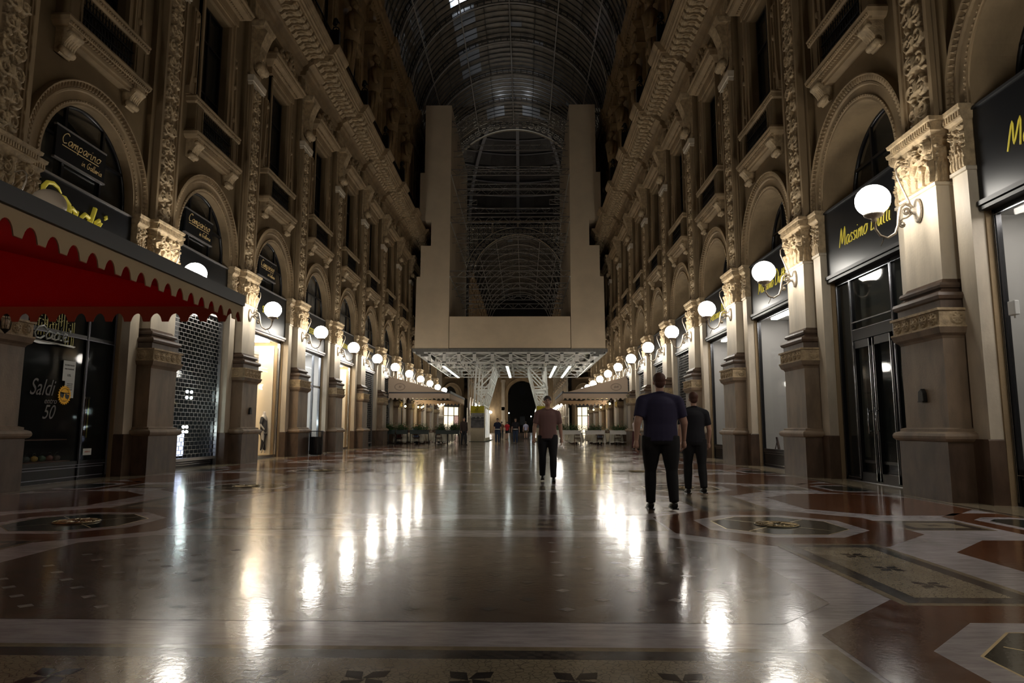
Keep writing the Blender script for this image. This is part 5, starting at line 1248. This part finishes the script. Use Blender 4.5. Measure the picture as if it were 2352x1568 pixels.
# end wall of the far arm with its great arch
b=MB(); P=[(x,z) for (x,z),_ in [((3.45*math.cos(PI-PI*k/24),9.2+3.45*math.sin(PI-PI*k/24)),0) for k in range(25)]]
ip=[(-3.45,0)]+P+[(3.45,0)]; n_=len(ip); op=[]
for k in range(n_):
    t=k/(n_-1); op.append((-4.2,18*t/.34) if t<.34 else ((-4.2+8.4*(t-.34)/.32,18) if t<.66 else (4.2,18*(1-(t-.66)/.34))))
V=[(x,0,z) for x,z in ip]+[(x,0,z) for x,z in op]; b.add(V,[(k,k+1,n_+k+1,n_+k) for k in range(n_-1)]); b.add([(x,0,z) for x,z in ip]+[(x,2.5,z) for x,z in ip],[(k,k+1,n_+k+1,n_+k) for k in range(n_-1)])
b.poly([(-8.3,0,0),(-4.2,0,0),(-4.2,0,18),(-8.3,0,18)]); b.poly([(4.2,0,0),(8.3,0,0),(8.3,0,18),(4.2,0,18)]); b.poly([(-8.3,0,18),(8.3,0,18),(8.3,0,26.5),(-8.3,0,26.5)]); b.poly([(-8.3,0,26.5),(8.3,0,26.5),(8.3,0,34),(-8.3,0,34)],1)
o=b.build('wall_back',[STONE,IRON],loc=(.45,165,0)); o['kind']='structure'; o['label']='end wall with a great dark arch at the far exit'
t=empty('great_arch','great round arch at the far exit, with side pilasters','arch',loc=(.45,165,0))
b=MB(); Q=[]
for k in range(33): a=PI-PI*k/32; Q.append((3.45*math.cos(a),9.2+3.45*math.sin(a),math.cos(a),math.sin(a)))
V=[]; pr=[(0,-.25),(.5,-.25),(.6,-.35),(.7,-.35),(.7,0)]
for x,z,cx,cz in Q: V+=[(x+cx*o_,p,z+cz*o_) for o_,p in pr]
b.add(V,[(i*5+k,i*5+k+1,(i+1)*5+k+1,(i+1)*5+k) for i in range(32) for k in range(4)]); b.build('archivolt',STONE,t)
for x in (-4.6,4.6):
    b=MB(); b.box(x-.55,x+.55,-.45,0,0,3.2); b.box(x-.4,x+.4,-.35,0,3.2,12.2); b.box(x-.55,x+.55,-.5,0,12.2,12.8); b.box(x-.45,x+.45,-.35,0,5.4,6.2); b.build('pilaster',SHAFT,t)
t=empty('far_palace','dark palace facade seen through the great arch','building',loc=(0,205,0))
b=MB(); b.box(-22,22,0,8,0,20); b.box(-22,22,-.5,0,9.5,10); b.box(-22,22,-.6,0,18.6,19.4); b.build('facade',mat('dim_palace_stone',(.20,.18,.15),.8,var=.2),t)
for i in range(9):
    for z in (2,11.2,14.8): b=MB(); b.box(-18+i*4.4,-16.4+i*4.4,-.08,0,z,z+2.6); b.build('window',BLACK,t)
for x,z in ((-3.2,5.0),(2.8,4.1)):
    t=empty('street_lamp','small white street lamp beyond the great arch, on the %s'%('left' if x<0 else 'right'),'lamp',loc=(x,185,0)); b=MB(); b.tube([(0,0,0),(0,0,z)],.06,6); b.build('pole',IRON,t); b=MB(); b.ball((0,0,z+.2),.14,n=8,m=6); b.build('globe',SPOTW,t)
# ---- shop fronts
SH={(-1,-1):('grille',None,False),(-1,0):('leather','swash',True),(-1,1):('grille_lit','small',True),(-1,2):('bright','block',True),(-1,3):('cool','block',False),(-1,4):('bright','block',False),(-1,5):('grille','rows',False),
    (1,-1):('display','script',False),(1,0):('door','script',False),(1,1):('display','script',False),(1,2):('display','script',False),(1,3):('grille',None,False),(1,4):('grille',None,False),(1,5):('grille_lit',None,False)}
DESC={'grille':'dark shop behind a steel roll grille','leather':'dark shop front with sale stickers','grille_lit':'roll grille with bright spots inside','bright':'bright warm shop window','cool':'cool white shop window','display':'grey display window','door':'glazed double door entrance'}
for s in (-1,1):
    for i in range(-1,NB):
        y=Z0+(i+.5)*S
        if y>70 or (s<0 and i<0): continue
        k=SH.get((s,i),('bright' if i in (8,) else ('display' if i%2 else 'grille'),None,False))
        t=shop(s,i,*k); t['category']='shop front'; t['label']='%s, %s bay from the camera on the %s wall'%(DESC[k[0]],ORD[i+1] if s>0 else ORD[i],SN[s])
SC_=build_scaffold()
# ================================================================ things in the hall
DR=build_drain(); k=0
for s in (-1,1):
    for j in range(0,4):
        y=3.19+j*4.86
        put(DR,s,0,'brass tracery grating in a green medallion, %s from the camera on the %s'%(ORD[j],SN[s]),'floor gratings','floor grating',ang=0,xy=(s*4.08,y)).location.z=.004
RED=fabric('red_awning_cloth',(.80,.004,.012),.6); BEI=fabric('beige_awning_cloth',(.50,.40,.25),.12); BEI2=fabric('taupe_awning_cloth',(.52,.40,.30),.10); UND=fabric('pale_awning_lining',(.62,.55,.36),.25)
DBAR=mat('dark_awning_bar',(.018,.02,.027),.45)
awning(-1,-2.0,10.45,3.29,3.02,4.15,BEI,RED,DBAR,'red-lined beige awning with scalloped edge over the near left shop',drop=.15,endm=mat('rust_braid_cloth',(.34,.06,.03),.9))
awning(-1,46.0,57.0,3.94,3.46,4.62,BEI2,UND,DBAR,'taupe scalloped cafe awning with an oval emblem on the left, beyond the shops','BI',drop=.34)
awning(1,46.0,57.0,3.75,3.46,4.62,BEI2,UND,DBAR,'taupe scalloped cafe awning with an oval emblem on the right','Biffi',drop=.34)
# stickers, papers and neon of the near left shop (bay 0): facing the hall at x=-8.3
def onleft(name,label,cat,y,z,build): 
    t=empty(name,label,cat,loc=(-8.29,y,z)); build(t); return t
def f_sun(t):
    b=MB(); n=44; P=[]
    for k in range(n): r=.17 if k%2 else .205; a=2*PI*k/n; P.append((r*math.cos(a),r*math.sin(a)))
    b.prism(P,0,.004,'x'); b.build('sun_disc',mat('orange_yellow_print',(.80,.40,.02),.6,emit=.06,ecol=(.9,.45,.02)),t)
    b=MB(); b.tube([(.006,.135*math.cos(a),.135*math.sin(a)) for a in [2*PI*k/30 for k in range(31)]],.004,4,caps=False)
    b.prism([(-.14,.06),(-.02,.05),(-.02,0),(-.05,-.06),(-.10,-.05),(-.135,0)],.004,.008,'x'); b.prism([(.14,.0),(.02,.03),(.01,-.02),(.04,-.07),(.10,-.08),(.135,-.04)],.004,.008,'x'); b.box(.004,.008,-.14,.14,.03,.05)
    b.tube([(.006,-.04+.08*q/8,-.10-.02*math.sin(PI*q/8)) for q in range(9)],.004,4); b.build('sunglasses',mat('black_print',(.02,.02,.02),.5),t)
onleft('sale_sticker','orange sun sticker wearing sunglasses on the near left shop window','sticker',13.77,1.76,f_sun)
def f_saldi(t):
    g=mat('grey_window_lettering',(.15,.14,.14),.6)
    text('Saldi','lettering',.46,g,t,.0,-.05,.12,shear=.35,depth=.002,sx=.8); text('entro','lettering',.16,g,t,.0,.22,-.13,shear=.3,depth=.002); text('50','lettering',.40,g,t,.0,.18,-.36,shear=.35,depth=.002,sx=.85)
onleft('window_lettering','grey script sale lettering on the near left shop window','lettering',13.15,1.75,f_saldi)
def f_paper(t):
    pw=mat('white_paper',(.62,.64,.62),.7); b=MB(); b.box(0,.003,-.19,.19,-.0,.42); b.box(0,.002,-.10,.19,-.34,.0); b.build('sheet',pw,t)
    bp=MATS['black_print']; text('SCONTI SALDI','print',.045,bp,t,.005,0,.33,depth=.001); text('FINE STAGIONE','print',.04,bp,t,.005,0,.25,depth=.001); text('10%','print',.07,bp,t,.005,0,.12,depth=.001)
    for k in range(4): text('riservato ai clienti','print',.024,bp,t,.005,.05,-.05-.04*k,depth=.001)
onleft('paper_notice','white paper notice with black print on the near left shop door','notice',13.85,2.05,f_paper)
def f_neon(t):
    ng=mat('glass_tube_letter',(.42,.45,.42),.15,spec=.9); b=MB()
    def st(P,r=.022): b.tube([(.0,y,z) for y,z in P],r,6)
    st([(-.22,.18),(-.32,.24),(-.46,.20),(-.55,.08),(-.50,-.02),(-.38,-.02),(-.28,.04)])
    st([(-.06,.13),(-.16,.15),(-.24,.07),(-.20,-.01),(-.10,.02),(-.05,.13),(-.06,0),(.0,.01)]); st([(.17,.13),(.07,.15),(-.0,.07),(.03,-.01),(.12,.02),(.2,.28),(.15,.0),(.22,.01)])
    st([(.26,.05),(.36,.09),(.38,.15),(.30,.16),(.26,.07),(.31,-.01),(.42,.02)]); st([(.47,.25),(.45,.18)])
    b.build('tube_letters',ng,t); b=MB(); b.prism([(-.78,-.07),(.62,-.10),(.64,-.07),(.5,-.055),(-.4,-.13),(-.5,-.12)],-.01,.01,'x'); b.tube([(0,-.78,-.06),(0,.66,-.075)],.012,5); b.build('underline',ng,t)
    b=MB(); y=[-.62,-.5,-.42,-.34,-.26,-.18,-.1,-.02,.06,.14,.22,.3,.38,.46,.56,.62]; hh=[.42,.25,.38,.30,.52,.45,.3,.34,.34,.6,.56,.62,.45,.3,.42,.44]
    for yy,h in zip(y,hh): b.box(-.03,-.02,yy-.008,yy+.008,-.05 if yy>.3 else .05,h)
    for k in range(60):
        q=random.Random(k); yy=q.uniform(-.5,.6); b.box(-.03,-.022,yy-.012,yy+.012,*(lambda z:(z,z+.012))(q.uniform(.05,.5)))
    b.tube([(-.025,-.12+.09*math.cos(a),.30+.1*math.sin(a)) for a in [PI*k/8 for k in range(9)]],.007,4); b.build('skyline_cutout',mat('yellow_gilt_cutout',(.55,.5,.15),.4),t)
onleft('window_sign','glass tube name sign over a gilt skyline cut-out above the near left shop door','sign',13.31,2.85,f_neon)
RG=random.Random(5)
for k in range(7):   # bags on the low shelves
    y=12.75+k*.22; z=.42 if k%2 else .42
    t=empty('handbag','small handbag on the low shelf of the near left shop, %s from the left'%ORD[k],'handbag','handbags in the near left window',loc=(-8.55,y,.42)); b=MB(); c=[(.10,.05,.03),(.3,.22,.06),(.05,.07,.06),(.45,.3,.05),(.05,.12,.06),(.2,.06,.04),(.12,.1,.08)][k]
    b.ball((0,0,.06),.06,.09,.06,10,6); b.build('bag_body',mat('leather_%s'%ORD[k],c,.35),t); b=MB(); b.tube([(0,-.05,.10),(0,-.03,.17),(0,.03,.17),(0,.05,.10)],.007,5); b.build('strap',BLACK,t)
def bel(y,z,nm,lab,c,h,w,cat='belt'):
    t=empty(nm,lab,cat,'belts in the near left shop' if cat=='belt' else None,loc=(-8.75,y,z)); b=MB(); b.prism([(-w/2,0),(w/2,0),(w/2,-h),(0,-h-.04),(-w/2,-h)],0,.008,'x'); b.build('strap',mat('belt_'+nm+str(int(c[0]*100)),c,.4),t); b=MB(); b.box(0,.02,-w*.7,w*.7,-.01,.04); b.build('buckle',mat('belt_buckle',(.5,.45,.35),.3,metal=1),t)
for k,c in enumerate(((.35,.3,.06),(.4,.4,.42),(.2,.1,.05),(.5,.45,.1))): bel(15.0+k*.09,1.75,'leather_belt','hanging %s belt inside the near left shop door, in a row of four'%('olive','pale grey','brown','yellow')[k] if False else 'hanging %s leather belt inside the near left shop door'%('olive','pale grey','brown','yellow')[k],c,.85,.035)
def f_card(t):
    b=MB(); b.box(0,.004,-.14,.14,-.07,.07); b.build('card',MATS['white_paper'],t); text('APERTO','print',.05,mat('red_print',(.5,.08,.03),.6),t,.006,0,0,depth=.001)
onleft('door_card','white card with red print low on the near left shop door','notice',14.64,.58,f_card)
lantern('unlit dark iron lantern on the left wall under the red awning, at the picture edge',-7.40,10.9,2.85,False,GLOBEOFF,-1)
lantern('unseen lantern added beside the camera to light the red awning from below',-7.3,6.2,2.9,True,globe_mat('awning_fill_light',(1,.75,.5),260),-1)  # out-of-view lantern added to brighten the red awning lining
# mannequins in the bright shop (bay 2 left)
def mannequin(x,y,rz,label):
    t=empty('mannequin',label,'mannequin','mannequins in the lit window',loc=(x,y,.08),rz=rz); mw=mat('mannequin_white',(.75,.72,.68),.4)
    P=[((0,0,.95),(.13,.10)),((0,0,1.2),(.12,.09)),((0,0,1.4),(.15,.1)),((0,0,1.52),(.05,.05)),((0,0,1.64),(.08,.09)),((-.09,0,.88),(.08,.08)),((-.1,-.04,.5),(.055,.055)),((-.1,.02,.07),(.035,.04)),((.09,0,.88),(.08,.08)),((.1,.02,.5),(.055,.055)),((.1,-.03,.07),(.035,.04)),((-.19,0,1.4),(.05,.05)),((-.26,.02,1.12),(.04,.04)),((-.2,-.12,.95),(.03,.03)),((.19,0,1.4),(.05,.05)),((.26,.02,1.12),(.04,.04)),((.3,-.03,.88),(.03,.03))]
    V,Fc=skinmesh(P,[(0,1),(1,2),(2,3),(3,4),(0,5),(5,6),(6,7),(0,8),(8,9),(9,10),(2,11),(11,12),(12,13),(2,14),(14,15),(15,16)]); b=MB(); b.add(V,Fc,0,True); b.build('mannequin_body',mw,t)
    V,Fc=skinmesh([((0,0,.8),(.2,.15)),((0,0,1.2),(.145,.115)),((0,0,1.42),(.165,.115)),((-.19,0,1.4),(.06,.06)),((-.255,.02,1.14),(.055,.055)),((.19,0,1.4),(.06,.06)),((.255,.02,1.14),(.055,.055))],[(0,1),(1,2),(2,3),(3,4),(2,5),(5,6)]); b=MB(); b.add(V,Fc,0,True); b.build('coat',mat('grey_wool',(.12,.12,.125),.9),t)
    V,Fc=skinmesh([((0,0,.9),(.14,.11)),((-.1,-.03,.5),(.07,.07)),((-.1,.02,.16),(.05,.05)),((.1,.02,.5),(.07,.07)),((.1,-.03,.16),(.05,.05))],[(0,1),(1,2),(0,3),(3,4)]); b=MB(); b.add(V,Fc,0,True); b.build('trousers',mat('dark_trouser',(.05,.05,.055),.9),t)
    return t
mannequin(-8.62,25.4,PI/2,'white mannequin in a grey coat in the bright warm shop window, left wall')
mannequin(-9.2,24.4,PI/2,'white mannequin in a grey coat, set further back in the bright warm shop window')
# easels in the right display windows
def easel(x,y,label,red=False):
    t=empty('display_frame',label,'display stand','small easels in the right display windows',loc=(x,y,.49)); dk=mat('dark_wood_frame',(.05,.02,.018),.4); b=MB()
    for (a,c) in (((0,-.16,0),(0,.02,.36)),((0,-.04,0),(0,.10,.36))): b.bar(a,c,.024,.03)
    b.bar((0,-.16,.01),(0,-.04,.01),.024); b.bar((0,.02,.355),(0,.10,.355),.024); b.bar((-.0,.05,.24),(.0,.22,0),.02); b.build('frame',dk,t)
    b=MB(); b.add([(.002,-.135,.03),(.002,-.065,.03),(.002,.09,.33),(.002,.035,.33)],[(0,1,2,3)]); b.build('picture',mat('pale_card',(.55,.52,.45),.6) if not red else mat('red_label',(.5,.03,.03),.5),t); return t
easel(8.55,15.35+4.75,'dark easel with a pale card in the second grey display window on the right'); easel(8.6,15.35+4.1,'dark easel with a red card beside the near pilaster, right display window',True); easel(8.55,15.35+10.0,'dark easel with a pale card in the third grey display window on the right')
# little bronze plates / boxes
for x,s_,y,z,lab in ((7.67,1,Z0,1.62,'dark bronze holder on the nearest right pilaster'),(-7.67,-1,Z0+2*S,1.62,'dark bronze holder on the third left pilaster')):
    t=empty('bronze_holder',lab,'holder','bronze holders on pilasters',loc=(x,y,z),rz=0 if s_<0 else PI); b=MB(); b.prism([(-.08,-.08),(.08,-.08),(.07,.06),(.02,.13),(-.06,.08)],0,.07,'x'); b.build('holder_body',IRON,t,bevel=.01); b=MB(); b.box(0,.08,-.07,.07,-.09,-.075); b.build('base_lip',IRON,t)
t=empty('sensor_box','small white sensor box on the right wall at the picture edge','sensor',loc=(7.93,Z0-1.85,2.75),rz=PI); b=MB(); b.box(0,.07,-.07,.07,-.1,.1); b.build('case',mat('white_plastic',(.6,.6,.58),.5),t,bevel=.012); b=MB(); b.tube([(.03,0,-.1),(.03,0,-.14)],.01,6); b.build('cable_stub',MATS['white_plastic'],t)
# litter bin by the fourth left pilaster
t=empty('litter_bin','black slatted metal litter bin beside the left pilasters','litter bin',loc=(-7.28,27.55,0)); b=MB()
b.lathe([(.0,.02),(.22,.02),(.24,.1),(.245,.72),(.25,.74),(.24,.74),(.22,.1)],(0,0,0),22)
for k in range(22): a=2*PI*k/22; b.box(.25*math.cos(a)-.012,.25*math.cos(a)+.012,.25*math.sin(a)-.012,.25*math.sin(a)+.012,.05,.75)
b.build('bin_body',BLACK,t)
b=MB(); b.tube([(.27*math.cos(a),.27*math.sin(a),.97) for a in [2*PI*k/24 for k in range(25)]],.018,6,caps=False)
for k in range(16): a=2*PI*k/16; b.tube([(.25*math.cos(a),.25*math.sin(a),.74),(.27*math.cos(a),.27*math.sin(a),.97)],.010,5)
b.build('rim_cage',BLACK,t)
# notices on the scaffold pedestals
for s,x in ((-1,-2.675),(1,2.675)):
    sd=SN[s]; t=empty('warning_sign','yellow warning sign with black triangle on the %s scaffold pedestal'%sd,'sign','warning signs on the scaffold',loc=(x,55.17,2.62)); b=MB(); b.box(-.545,.545,-.02,.01,-.29,.26); b.build('sign_panel',mat('yellow_sign',(.62,.55,.02),.5),t)
    b=MB(); q=[(-.20,-.09),(.20,-.09),(0,.21)]
    for k in range(3): b.bar((q[k][0],-.03,q[k][1]),(q[(k+1)%3][0],-.03,q[(k+1)%3][1]),.03,.01)
    b.tube([(.02,-.03,.10),(-.03,-.03,.03),(.04,-.03,.0),(0,-.03,-.05)],.02,5); b.build('triangle',MATS['black_print'],t)
    text('CADUTA MATERIALI DALL\'ALTO','sign_text',.075,MATS['black_print'],t,0,-.024,-.16,depth=.002,face='y'); text('ATTENZIONE','sign_text',.065,MATS['black_print'],t,0,-.024,-.24,depth=.002,face='y')
    t=empty('photo_poster','black and white photo poster under the yellow sign, %s scaffold pedestal'%sd,'poster','photo posters on the scaffold',loc=(x,55.17,1.75)); b=MB(); b.box(-.545,.545,-.02,.01,-.62,.56); b.build('poster_sheet',mat('poster_grey',(.16,.16,.17),.5,col2=(.05,.05,.055),vscale=2.2),t)
    b=MB(); b.box(-.54,.54,-.024,-.02,.02,.55); b.build('poster_sky',mat('poster_light_grey',(.38,.38,.38),.5,col2=(.15,.15,.15),vscale=5),t)
    b=MB()
    for k in range(9): h=.1+.12*abs(math.sin(k*2.1)); b.box(-.53+k*.118,-.43+k*.118,-.028,-.024,.05,.05+h)
    b.tube([(-.54+.108*k,-.028,.02-.05*math.sin(PI*k/10)) for k in range(11)],.014,4); b.build('poster_skyline',mat('poster_dark',(.06,.06,.06),.5),t)
# cafe: planters, tables, chairs, people
GT=mat('dark_green_trough',(.018,.03,.026),.5); WT=mat('white_trough',(.62,.60,.56),.5)
for q,x in enumerate((-7.95,-7.1,-5.92,-4.42,-3.62)): planter(x,45.8,.80 if q<2 else (1.28 if q==2 else .82),GT,IRON,q,'dark green plant trough, %s from the left before the left cafe'%ORD[q],'green planters of the left cafe',False)
for q,x in enumerate((4.28,5.86,7.5)): planter(x,45.8,1.32,WT,WT,q+9,'white plant trough on thin legs, %s from the left before the right cafe'%ORD[q],'white planters of the right cafe',True)
for q in range(4): planter(-3.75,47.4+q*2.1,.8,GT,IRON,q+30,'green plant trough, %s from the camera on the left cafe aisle side'%ORD[q],'aisle planters of the left cafe',False).rotation_euler=(0,0,PI/2)
for q in range(4): planter(3.75,47.6+q*2.2,.9,WT,WT,q+40,'white plant trough, %s from the camera on the right cafe aisle side'%ORD[q],'aisle planters of the right cafe',True).rotation_euler=(0,0,PI/2)
TB=make_table(); CL=make_cloth(); CH=make_chair(); cnt={-1:0,1:0}
for s in (-1,1):
    for r,y in enumerate((47.5,50.1,52.7)):
        for c,x in enumerate((4.75,6.3,7.2+.3)):
            nm='%s row, %s from the aisle, %s cafe'%(ORD[r],ORD[c],SN[s])
            put(TB,s,0,'round cafe table, '+nm,'tables of the %s cafe'%SN[s],'table',ang=0,xy=(s*x,y))
            o=putm(CL,s*x,y,0,'cream cloth on the cafe table, '+nm,'tablecloth','tablecloths of the %s cafe'%SN[s])
            for w_,(dx,dy,a) in enumerate(((0,-.72,PI),(0,.72,0))):
                put(CH,s,0,'dark cane chair, %s side of table, %s'%('near' if w_==0 else 'far',nm),'cane chairs of the %s cafe'%SN[s],'chair',ang=a,xy=(s*x+dx,y+dy))
CLO=lambda n,c,r=.85,**k: mat(n,c,r,**k)
def seated(x,y,rz,lab,**k): p=person(lab,(x,y,-.46),rz,seat=True,**k); return p
seated(-6.3,46.78,PI,'bald person in a light blue shirt, seated back to the camera, left cafe',top=CLO('light_blue_cotton',(.22,.30,.50)),bot=CLO('dark_cotton',(.02,.02,.025)),bald=True,H=1.78)
seated(-7.5,46.78,PI,'person with long black hair seated at the left cafe',top=CLO('maroon_knit',(.14,.02,.03)),bot=CLO('dark_cotton',(.02,.02,.025)),longhair=True,H=1.7)
seated(-6.3,48.22,0,'person in an orange top seated facing the camera at the left cafe',top=CLO('orange_cotton',(.45,.13,.04)),bot=CLO('dark_cotton',(.02,.02,.025)),hair=(.16,.05,.02),longhair=True,H=1.65)
seated(-4.75,48.22,0,'person in a navy top seated facing the camera at the left cafe',top=CLO('navy_cotton',(.015,.02,.05)),bot=CLO('dark_cotton',(.02,.02,.025)),hair=(.2,.12,.08),H=1.8)
seated(6.3,46.78,PI,'white-haired person in a pale blue shirt seated at the right cafe',top=CLO('pale_blue_cotton',(.35,.42,.6)),bot=CLO('dark_cotton',(.02,.02,.025)),hair=(.6,.58,.55),H=1.72)
# bracket lanterns under the cafe awnings
for s,L in ((-1,((-7.3,48.0,2.65),(-7.2,53.2,2.75),(-7.3,55.6,2.8),(-7.3,56.4,2.9))),(1,((7.15,48.0,2.85),(7.1,53.2,2.75),(7.05,58.4,2.7)))):
    for q,(x,y,z) in enumerate(L): lantern('glowing yellow lantern under the %s cafe awning, %s from the camera'%(SN[s],ORD[q]),x,y,z,True,YEL,-s if s>0 else -1,'yellow lanterns of the %s cafe'%SN[s])
# walkers
stripe=bpy.data.materials.new('striped_shirt'); stripe.use_nodes=True; nt=stripe.node_tree; b_=nt.nodes['Principled BSDF']; b_.inputs['Roughness'].default_value=.9
tc=nt.nodes.new('ShaderNodeTexCoord'); wv=nt.nodes.new('ShaderNodeTexWave'); wv.inputs['Scale'].default_value=11; wv.bands_direction='X'; nt.links.new(tc.outputs['Object'],wv.inputs['Vector'])
rp=nt.nodes.new('ShaderNodeValToRGB'); e=rp.color_ramp.elements; e[0].position=.35; e[0].color=(.13,.05,.055,1); e[1].position=.6; e[1].color=(.34,.22,.20,1); nt.links.new(wv.outputs['Fac'],rp.inputs[0]); nt.links.new(rp.outputs[0],b_.inputs['Base Color'])
person('man in a pink striped shirt and dark trousers walking towards the camera in mid hall',(1.66,14.45,0),0,H=1.76,top=stripe,bot=CLO('charcoal_trouser',(.018,.018,.022)),hair=(.05,.035,.03),build=1.12,step=.10,vox=.012)
person('large man in a navy violet tee walking away, right of centre, nearest walker',(3.05,9.45,0),PI,H=1.84,top=CLO('navy_violet_jersey',(.035,.03,.075)),bot=CLO('black_trouser',(.010,.010,.012)),hair=(.10,.035,.02),build=1.28,step=.12,belly=.012,vox=.012)
person('person in a black tee and dark trousers walking away beside the large man',(4.08,11.75,0),PI,H=1.70,top=CLO('black_jersey',(.012,.012,.018)),bot=CLO('black_trouser',(.010,.010,.012)),hair=(.10,.04,.025),build=1.08,step=.12,vox=.012)
JE=CLO('blue_denim',(.03,.05,.10))
person('person in a navy tee with a white belt and jeans, left of the far walkers',(-.78,48.5,0),0,H=1.78,top=CLO('navy_cotton',(.015,.02,.05)),bot=JE,belt=WHITEIN,hair=(.04,.03,.02),step=.1)
person('person in a black tee with a pale belt and jeans, centre of the far aisle',(.50,48.6,0),0,H=1.80,top=CLO('black_jersey',(.012,.012,.018)),bot=JE,belt=WHITEIN,hair=(.04,.03,.02),step=.1)
person('person in a red top and black shorts far down the aisle',(-.55,66,0),PI,H=1.72,top=CLO('red_jersey',(.42,.01,.015)),bot=CLO('black_trouser',(.010,.010,.012)),shorts=True,hair=(.03,.02,.02))
person('person in a brown top far down the aisle beside the red top',(-1.15,68,0),PI,H=1.74,top=CLO('brown_jersey',(.12,.06,.025)),bot=CLO('dark_cotton',(.02,.02,.025)),hair=(.03,.02,.02))
person('person in a pale lilac shirt and brown shorts far down the aisle',(1.25,70,0),PI,H=1.75,top=CLO('lilac_shirt',(.35,.35,.5)),bot=CLO('brown_cotton',(.12,.09,.05)),shorts=True,hair=(.03,.02,.02))
person('person in a white top and long dark red skirt standing by the right pilasters',(7.0,36.2,0),PI*.6,H=1.66,top=CLO('white_jersey',(.6,.52,.5)),bot=CLO('dark_red_skirt',(.06,.008,.012)),skirt=True,hair=(.012,.01,.01),armpose='phone')
person('person in a dark brown jacket standing at the end of the left cafe planters',(-2.85,44.9,0),.5,H=1.80,top=CLO('dark_brown_jacket',(.05,.03,.025)),bot=CLO('dark_cotton',(.02,.02,.025)),hair=(.03,.02,.015),long_sleeve=True)
# unseen point lights added above the glass vault to brighten a few panes
for (x,y,z,p) in ((-5.2,50,37.5,420),(-1.8,67.5,38.5,150),(1.8,67.5,38.5,150)):
    l=bpy.data.lights.new('pane_fill','POINT'); l.shadow_soft_size=.05; l.energy=p; l.color=(.85,.92,1); o=bpy.data.objects.new('pane_fill_light',l); COL.objects.link(o); o.location=(x,y,z)
for me in list(bpy.data.meshes):
    if me.users==0: bpy.data.meshes.remove(me)
